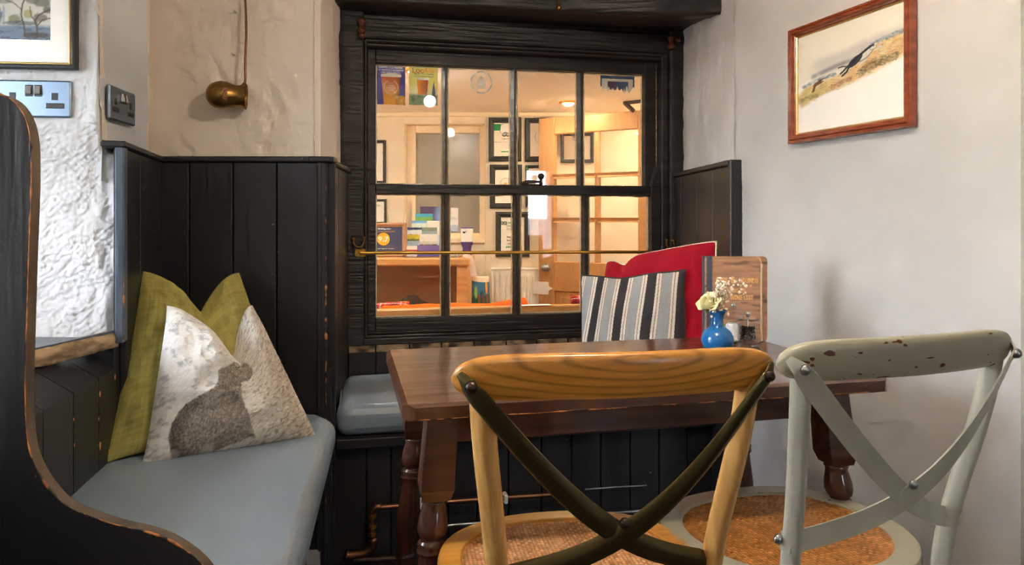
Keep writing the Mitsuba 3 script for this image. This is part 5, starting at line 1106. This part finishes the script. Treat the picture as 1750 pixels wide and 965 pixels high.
rows_ = [('leaflet with a pink and violet cover at the top of the rack', 718, 353, 754, 392, 4.30, pinkart),
 ('green and teal landscape leaflet in the second step of the rack', 710, 365, 739.5, 400, 4.26, bands((1, C(70, 170, 200)), (.84, C(120, 170, 84)), (.62, C(190, 150, 100)), (.5, C(110, 150, 90)))),
 ('pale blue leaflet with yellow and green figures on the left of the rack', 703.5, 377, 729, 410, 4.22, bands((1, C(110, 170, 216)), (.88, C(220, 232, 220)), (.66, C(200, 210, 120)), (.5, C(120, 160, 200)))),
 ('cream leaflet with pale red lettering beside the pale blue one', 729.5, 377, 756, 412, 4.23, bands((1, C(236, 226, 214)), (.5, C(230, 216, 204)))),
 ('tall leaflet of a yellow field under a dark blue heading', 696, 388.5, 720.5, 430, 4.16, bands((1, C(40, 56, 96)), (.90, C(226, 230, 232)), (.72, C(214, 190, 60)), (.52, C(110, 120, 60)), (.45, C(170, 190, 206)))),
 ('grey-green countryside leaflet in the middle of the rack', 720.5, 388.5, 747, 420, 4.18, bands((1, C(130, 140, 124)), (.8, C(160, 180, 176)), (.6, C(110, 122, 100)))),
 ('white leaflet with a dark photograph low on its cover', 717, 400, 747.5, 432, 4.12, bands((1, C(232, 226, 216)), (.62, C(214, 206, 192)), (.46, C(64, 54, 44)), (.2, C(200, 190, 170)))),
 ('narrow pale blue leaflet at the right of the rack', 747.5, 401, 757, 436, 4.10, bands((1, C(190, 206, 224)), (.5, C(150, 180, 214)))),
 ('white leaflet with a red emblem at the front of the rack', 694.5, 420, 713.5, 441, 4.07, bands((1, C(232, 228, 224)), (.64, C(206, 70, 84)), (.5, C(228, 224, 222)))),
 ('purple leaflet lying across the front of the rack', 713, 419, 751.5, 441, 4.05, bands((1, C(112, 96, 170)), (.5, C(96, 80, 158)))),
 ('white leaflets in the right pocket of the rack', 770, 355, 783, 395, 4.20, bands((1, C(226, 222, 214)), (.6, C(206, 204, 200)), (.5, C(228, 226, 222)), (.25, C(180, 196, 214))))]
for r_ in rows_: leaflet(*r_)
# collecting pot
cpk = thing('collecting_tin', 'white collecting tin with a purple base at the right end of the desk', 'collecting tin')
cpp = at(798, 0, 4.12); cx_, cy_ = cpp[0], 4.12; zt0 = EYE - 17 * 4.12 / F; zm = EYE - 40 * 4.12 / F; rr_ = 10.6 * 4.12 / F
part(cpk, 'cup', lathe([(0, zm), (rr_ * .93, zm), (rr_, zt0 - .004), (rr_ * .98, zt0), (0, zt0)], 32).sh(cx_, cy_, 0), 'white_plastic', 40)
part(cpk, 'rim', lathe([(rr_ * .98, zt0 - .001), (rr_ * 1.04, zt0 + .001), (rr_ * 1.0, zt0 + .005), (0, zt0 + .006)], 32).sh(cx_, cy_, 0), 'ink_purple', 40)
part(cpk, 'base', lathe([(0, dz), (rr_ * .72, dz), (rr_ * .70, zm - .035), (rr_ * .82, zm - .02), (rr_ * .96, zm - .012), (rr_ * .96, zm), (0, zm)], 32).sh(cx_, cy_, 0), 'ink_purple', 40)
part(cpk, 'bird_mark', extrude(shapely.Polygon([(-.010, .0), (-.004, -.006), (.002, -.004), (.014, .009), (.004, .003), (-.002, .004), (-.006, .006)]), .0012).t(ROTX).sh(cx_ - .012, cy_ - rr_ * 1.0 - .0, zt0 - .022), 'ink_black', False)
# tote bag
tbk = thing('tote_bag', 'cream tote bag printed with a village scene, hanging beside the oak desk', 'bag')
def village(u, v):
    n = nz(u, v, 10, 5); c = blend(C(34, 84, 50), C(58, 112, 146), sst(.56, .66, v + .14 * (n - .5)))
    c = blend(c, C(40, 80, 48), .8 * sst(.5, .6, nz(u, v, 16, 8)) * (v < .72)); c = blend(c, C(120, 76, 66), .9 * ((np.abs(v - .55) < .10) & (np.abs((u * 4.2) % 1 - .5) < .3) & (u > .3)))
    c = blend(c, C(232, 150, 50), 1. * (1 - sst(.06, .08, np.hypot((u - .80), (v - .80) * .5)))); c = blend(c, C(150, 190, 90), .8 * (1 - sst(.06, .1, np.hypot(u - .2, (v - .68) * .7))))
    c = blend(c, C(226, 220, 206), .9 * (1 - sst(.04, .06, np.hypot(u - .62, v - .14)))); c = blend(c, C(110, 110, 104), .7 * (1 - sst(.06, .1, np.hypot(u - .25, v - .18) - .03)))
    return blend(c, C(222, 208, 180), (v > .885) * 1.)
tc = [at(806, 469, 4.03), at(836, 471, 4.05), at(805, 560, 4.02), at(840, 560, 4.04)]
cushion(tbk + '__bag', *tc, .03, n=90, front=village, back=lambda u, v: np.broadcast_to(C(222, 208, 180), u.shape + (3,)), wr=.004, seed=9, bsdf='matt_colour')
for dx, dy in ((0, 0), (.012, .02)):
    sp = spline([at(792, 435, 4.0) + [dx * .3, -.06 + dy, .0], at(800, 440, 3.96) + [dx, dy, 0], at(805, 455, 3.98) + [dx, dy, 0], at(808 + dx * 400, 472, 3.99) + [0, dy, 0]], 18)
    part(tbk, 'strap', sweep([(-.010, -.001), (.010, -.001), (.010, .001), (-.010, .001)], sp, [.3, -1., .2]).copy() if False else sweep([(-.010, -.001), (.010, -.001), (.010, .001), (-.010, .001)], sp, [.3, -1., .2]), 'paper', False)
pp = thing('paper_sheet', 'white paper lying on the oak rail behind the third lower pane', 'paper')
a = on(FW, 905, 537, .20); put(pp, hull([(a[0] + x, y, .6855 + z) for x in (-.03, .12) for y in (.252, .298) for z in (0, .0012)]).t(FW), 'white_card', False)

# ---------------------------------------------------------------- stickers on the window panes (behind the glass)
GY = .048 + .034 + .0022
def fw(px, py, dy=0.): x, z = on(FW, px, py, GY); return FW @ axes([x, GY - dy, z], [1, 0, 0], [0, 1, 0], [0, 0, 1])
GP = 3.12 / F
def beer(u, v):
    c = np.broadcast_to(C(78, 72, 156), u.shape + (3,)).copy(); c = blend(c, C(120, 116, 190), .35 * (1 - sst(.1, .4, np.hypot(u - .1, v - .45))))
    hw = .26 + .11 * v; g = np.abs(u - .50) / hw; body = (g < 1) & (v < .70)
    amber = blend(C(246, 176, 50), C(208, 110, 36), sst(.15, .7, v)); amber = blend(amber, C(150, 70, 24), .7 * sst(.4, .98, (u - .5) / hw))
    c = np.where(body[..., None], amber, c); c = blend(c, C(244, 236, 220), ((g < 1.06) & (v >= .68) & (v < .745 + .03 * (1 - g * g))) * 1.)
    q = np.hypot((u - .5) / 1., (v - .43) * 1.42); c = blend(c, C(240, 220, 180), .85 * (np.abs(q - .245) < .016) * (np.abs(np.arctan2(u - .5, v - .43)) > .55))
    q = np.hypot(u - .86, (v - .11) * 1.42); c = blend(c, C(226, 170, 60), (q < .17) * 1.); c = blend(c, C(242, 216, 140), .6 * (q < .06)); q = np.hypot(u - .70, (v - .19) * 1.42); c = blend(c, C(240, 214, 170), (q < .055) * 1.)
    return c
k = thing('window_poster', 'purple-blue poster of a pint of beer inside the top left pane', 'poster')
a, b = on(FW, 644, 178, GY), on(FW, 692.5, 110.5, GY)
part(k, 'sheet', cbox(a[0], b[0], GY + .0004, GY + .0012, a[1], b[1], .0001).t(FW), 'paper', False); part(k, 'print', panel_print(FW, a[0], b[0], a[1], b[1], GY, beer, 130), 'matt_colour', False)
for s_, h_, y_ in (('CAMRA Accredited', 3.3, 116.5), ('for serving consistently', 2.9, 121), ('well-kept real ale', 2.9, 125.2)): part(k, 'lettering', text(s_, h_ * GP, fw(667.5, y_, .0004), .0004, True), 'ink_white', False)
for s_, y_ in (('WHAT', 143.5), ('BEER', 147.5), ('DRINKERS', 151.5), ('WANT', 155)): part(k, 'lettering', text(s_, 2.4 * GP, fw(668, y_, .0004), .0004), 'ink_white', False)
def locale(u, v):
    n = nz(u, v, 8, 5); c = np.broadcast_to(C(240, 232, 116), u.shape + (3,)).copy(); c = blend(c, C(248, 244, 190), sst(.6, .2, v) if False else (1 - sst(.25, .6, v)))
    hw = .155 + .045 * (v - .27) / .35; g = np.abs(u - .47) / hw; body = (g < 1) & (v > .26) & (v < .64)
    c = blend(c, C(120, 150, 120), .9 * (1 - sst(.22, .30, v + .09 * (n - .5)))); c = blend(c, C(90, 116, 96), .7 * sst(.5, .62, nz(u, v, 14, 4)) * (v < .24))
    am = blend(C(246, 160, 30), C(184, 86, 20), sst(.0, 1., (u - .3) / .34)); c = np.where(body[..., None], am, c); c = blend(c, C(244, 240, 220), ((g < 1.02) & (v >= .625) & (v < .68)) * 1.)
    c = blend(c, C(84, 88, 104), ((np.abs(u - .86) < .06 * (.62 - v) / .30) & (v < .62) & (v > .28)) * 1.); c = blend(c, C(84, 88, 104), ((np.abs(u - .86) < .05) & (v < .34) & (v > .22)) * 1.)
    return c
k = thing('window_poster', 'yellow poster of an amber ale and a church spire inside the top left pane', 'poster')
a, b = on(FW, 699, 179, GY), on(FW, 748, 112, GY)
part(k, 'sheet', cbox(a[0], b[0], GY + .0004, GY + .0012, a[1], b[1], .0001).t(FW), 'paper', False); part(k, 'print', panel_print(FW, a[0], b[0], a[1], b[1], GY, locale, 130), 'matt_colour', False)
part(k, 'lettering', text('Loc', 8.6 * GP, fw(714.5, 124.5, .0004), .0004, True), 'ink_orange', False); part(k, 'lettering', text('Ale', 8.6 * GP, fw(733, 124.7, .0004), .0004, True), 'ink_amber', False)
for s_, y_ in (('We are proud to serve', 127.6), ('locally brewed real ale', 131.6)): part(k, 'lettering', text(s_, 2.3 * GP, fw(724, y_, .0004), .0004), 'ink_grey', False)
k = thing('window_sticker', 'round pale crest sticker on the second upper pane', 'sticker')
part(k, 'ring', cat([extrude(shapely.Point(0, 0).buffer(19.5 * GP, 24).difference(shapely.Point(0, 0).buffer(17.2 * GP, 24)).intersection(shapely.Polygon([(0, 0), (60 * GP * math.cos(a0), 60 * GP * math.sin(a0)), (60 * GP * math.cos(a0 + .9), 60 * GP * math.sin(a0 + .9))])), .0004).t(ROTX) for a0 in np.arange(6) * 1.047]).t(fw(822.5, 141, 0)), 'sticker_blue', False)
part(k, 'crest', cat([extrude(g, .0004).t(ROTX) for g in (shapely.Polygon([(-8 * GP, -11 * GP), (8 * GP, -11 * GP), (8 * GP, 1 * GP), (4 * GP, 8 * GP), (0, 12 * GP), (-4 * GP, 8 * GP), (-8 * GP, 1 * GP)]).difference(shapely.Point(-2.5 * GP, 5 * GP).buffer(1.6 * GP)).difference(shapely.Point(2.5 * GP, 5 * GP).buffer(1.6 * GP)).difference(shapely.box(-6 * GP, -4 * GP, 6 * GP, -3 * GP)),)]).t(fw(822.5, 141, 0)), 'sticker_white', False)
k = thing('window_sticker', 'torn blue and white sticker on the fourth upper pane', 'sticker')
rs = np.random.default_rng(5); x0, z0 = on(FW, 1026, 158, GY); x1, z1 = on(FW, 1084, 131, GY)
def jag(x0, x1, zt, zb, n, amp): 
    xs = np.linspace(x0, x1, n); return shapely.Polygon([(x0, zt), (x1, zt)] + [(x, zb + amp * rs.uniform(0, 1)) for x in xs[::-1]]).buffer(0)
def flat(g, y): return cat([extrude(p, .0004).t(ROTX) for p in getattr(g, 'geoms', [g]) if p.area > 1e-9]).sh(y=GY - y).t(FW)
part(k, 'white_layer', flat(jag(x0, x1, z1 - .004, z0, 26, .035), 0.), 'sticker_white', False)
part(k, 'blue_border', flat(shapely.box(x0, z1 - .014, x1, z1).union(shapely.box(x0, z0 + .03, x0 + .007, z1)).union(shapely.box(x1 - .007, z0 + .03, x1, z1)), .0005), 'sticker_navy', False)
part(k, 'blue_layer', flat(jag(x0 + .035, x1 - .03, z1 - .026, z0 + .006, 20, .03), .0005), 'sticker_navy', False)
part(k, 'red_layer', flat(jag(x0 + .036, x0 + .075, z1 - .028, z0 + .012, 9, .02), .0009), 'sticker_plum', False)

# ---------------------------------------------------------------- dining room pendant and two added fill lamps (over and behind the viewer)
def pendant(label, x, y, z, r=.042, k_=1.0):
    k = thing('pendant_lamp', label, 'lamp')
    part(k, 'bulb', tm(trimesh.creation.icosphere(3, r)).sh(x, y, z), 'bulb_light', True, label='warm globe bulb', emitter={'type': 'area', 'radiance': {'type': 'rgb', 'value': [LAMP * k_, LAMP * .86 * k_, LAMP * .69 * k_]}})
    part(k, 'cap', lathe([(.014, z + r * .93), (.018, z + r + .02), (.014, z + r + .05), (0, z + r + .052)], 20).sh(x, y, 0), 'old_brass', True)
    part(k, 'cord', tube([(x, y, z + r + .05), (x, y, 2.12)], .003, 8), 'black_plastic')
pendant('warm globe pendant lamp over the table', .252, 1.15, 1.95, k_=1.55)
pendant('added fill lamp, a warm globe pendant over the viewer', .95, -.45, 1.93, k_=.16)  # added fill lamp, out of view
pendant('added fill lamp, a warm globe pendant behind the viewer near the settle', -.25, -.9, 1.93, k_=.55)  # second added fill lamp, weaker than the pendant over the table
GROUPS = dict(leaflet='leaflets in the acrylic rack', framed_certificate='framed certificates on the lobby wall', cross_back_chair='cross-back chairs at the table', downlight='downlights in the lobby ceiling', pendant_lamp='globe pendant lamps of the dining room',
              brass_hook='brass hooks beside the window', cord_reel='cord reels at the head of the window', wall_nail='nails in the rear wall', tartan_cushion='tartan cushions on the oak settle', seat_pad='grey leather seat pads', double_socket='steel double sockets', window_poster='beer posters in the top left pane')
for key, said in labels.items():
    name = key.rsplit('_', 1)[0] if key[-3:].isdigit() else key
    if 'category' in said and name in GROUPS: said['group'] = GROUPS[name]
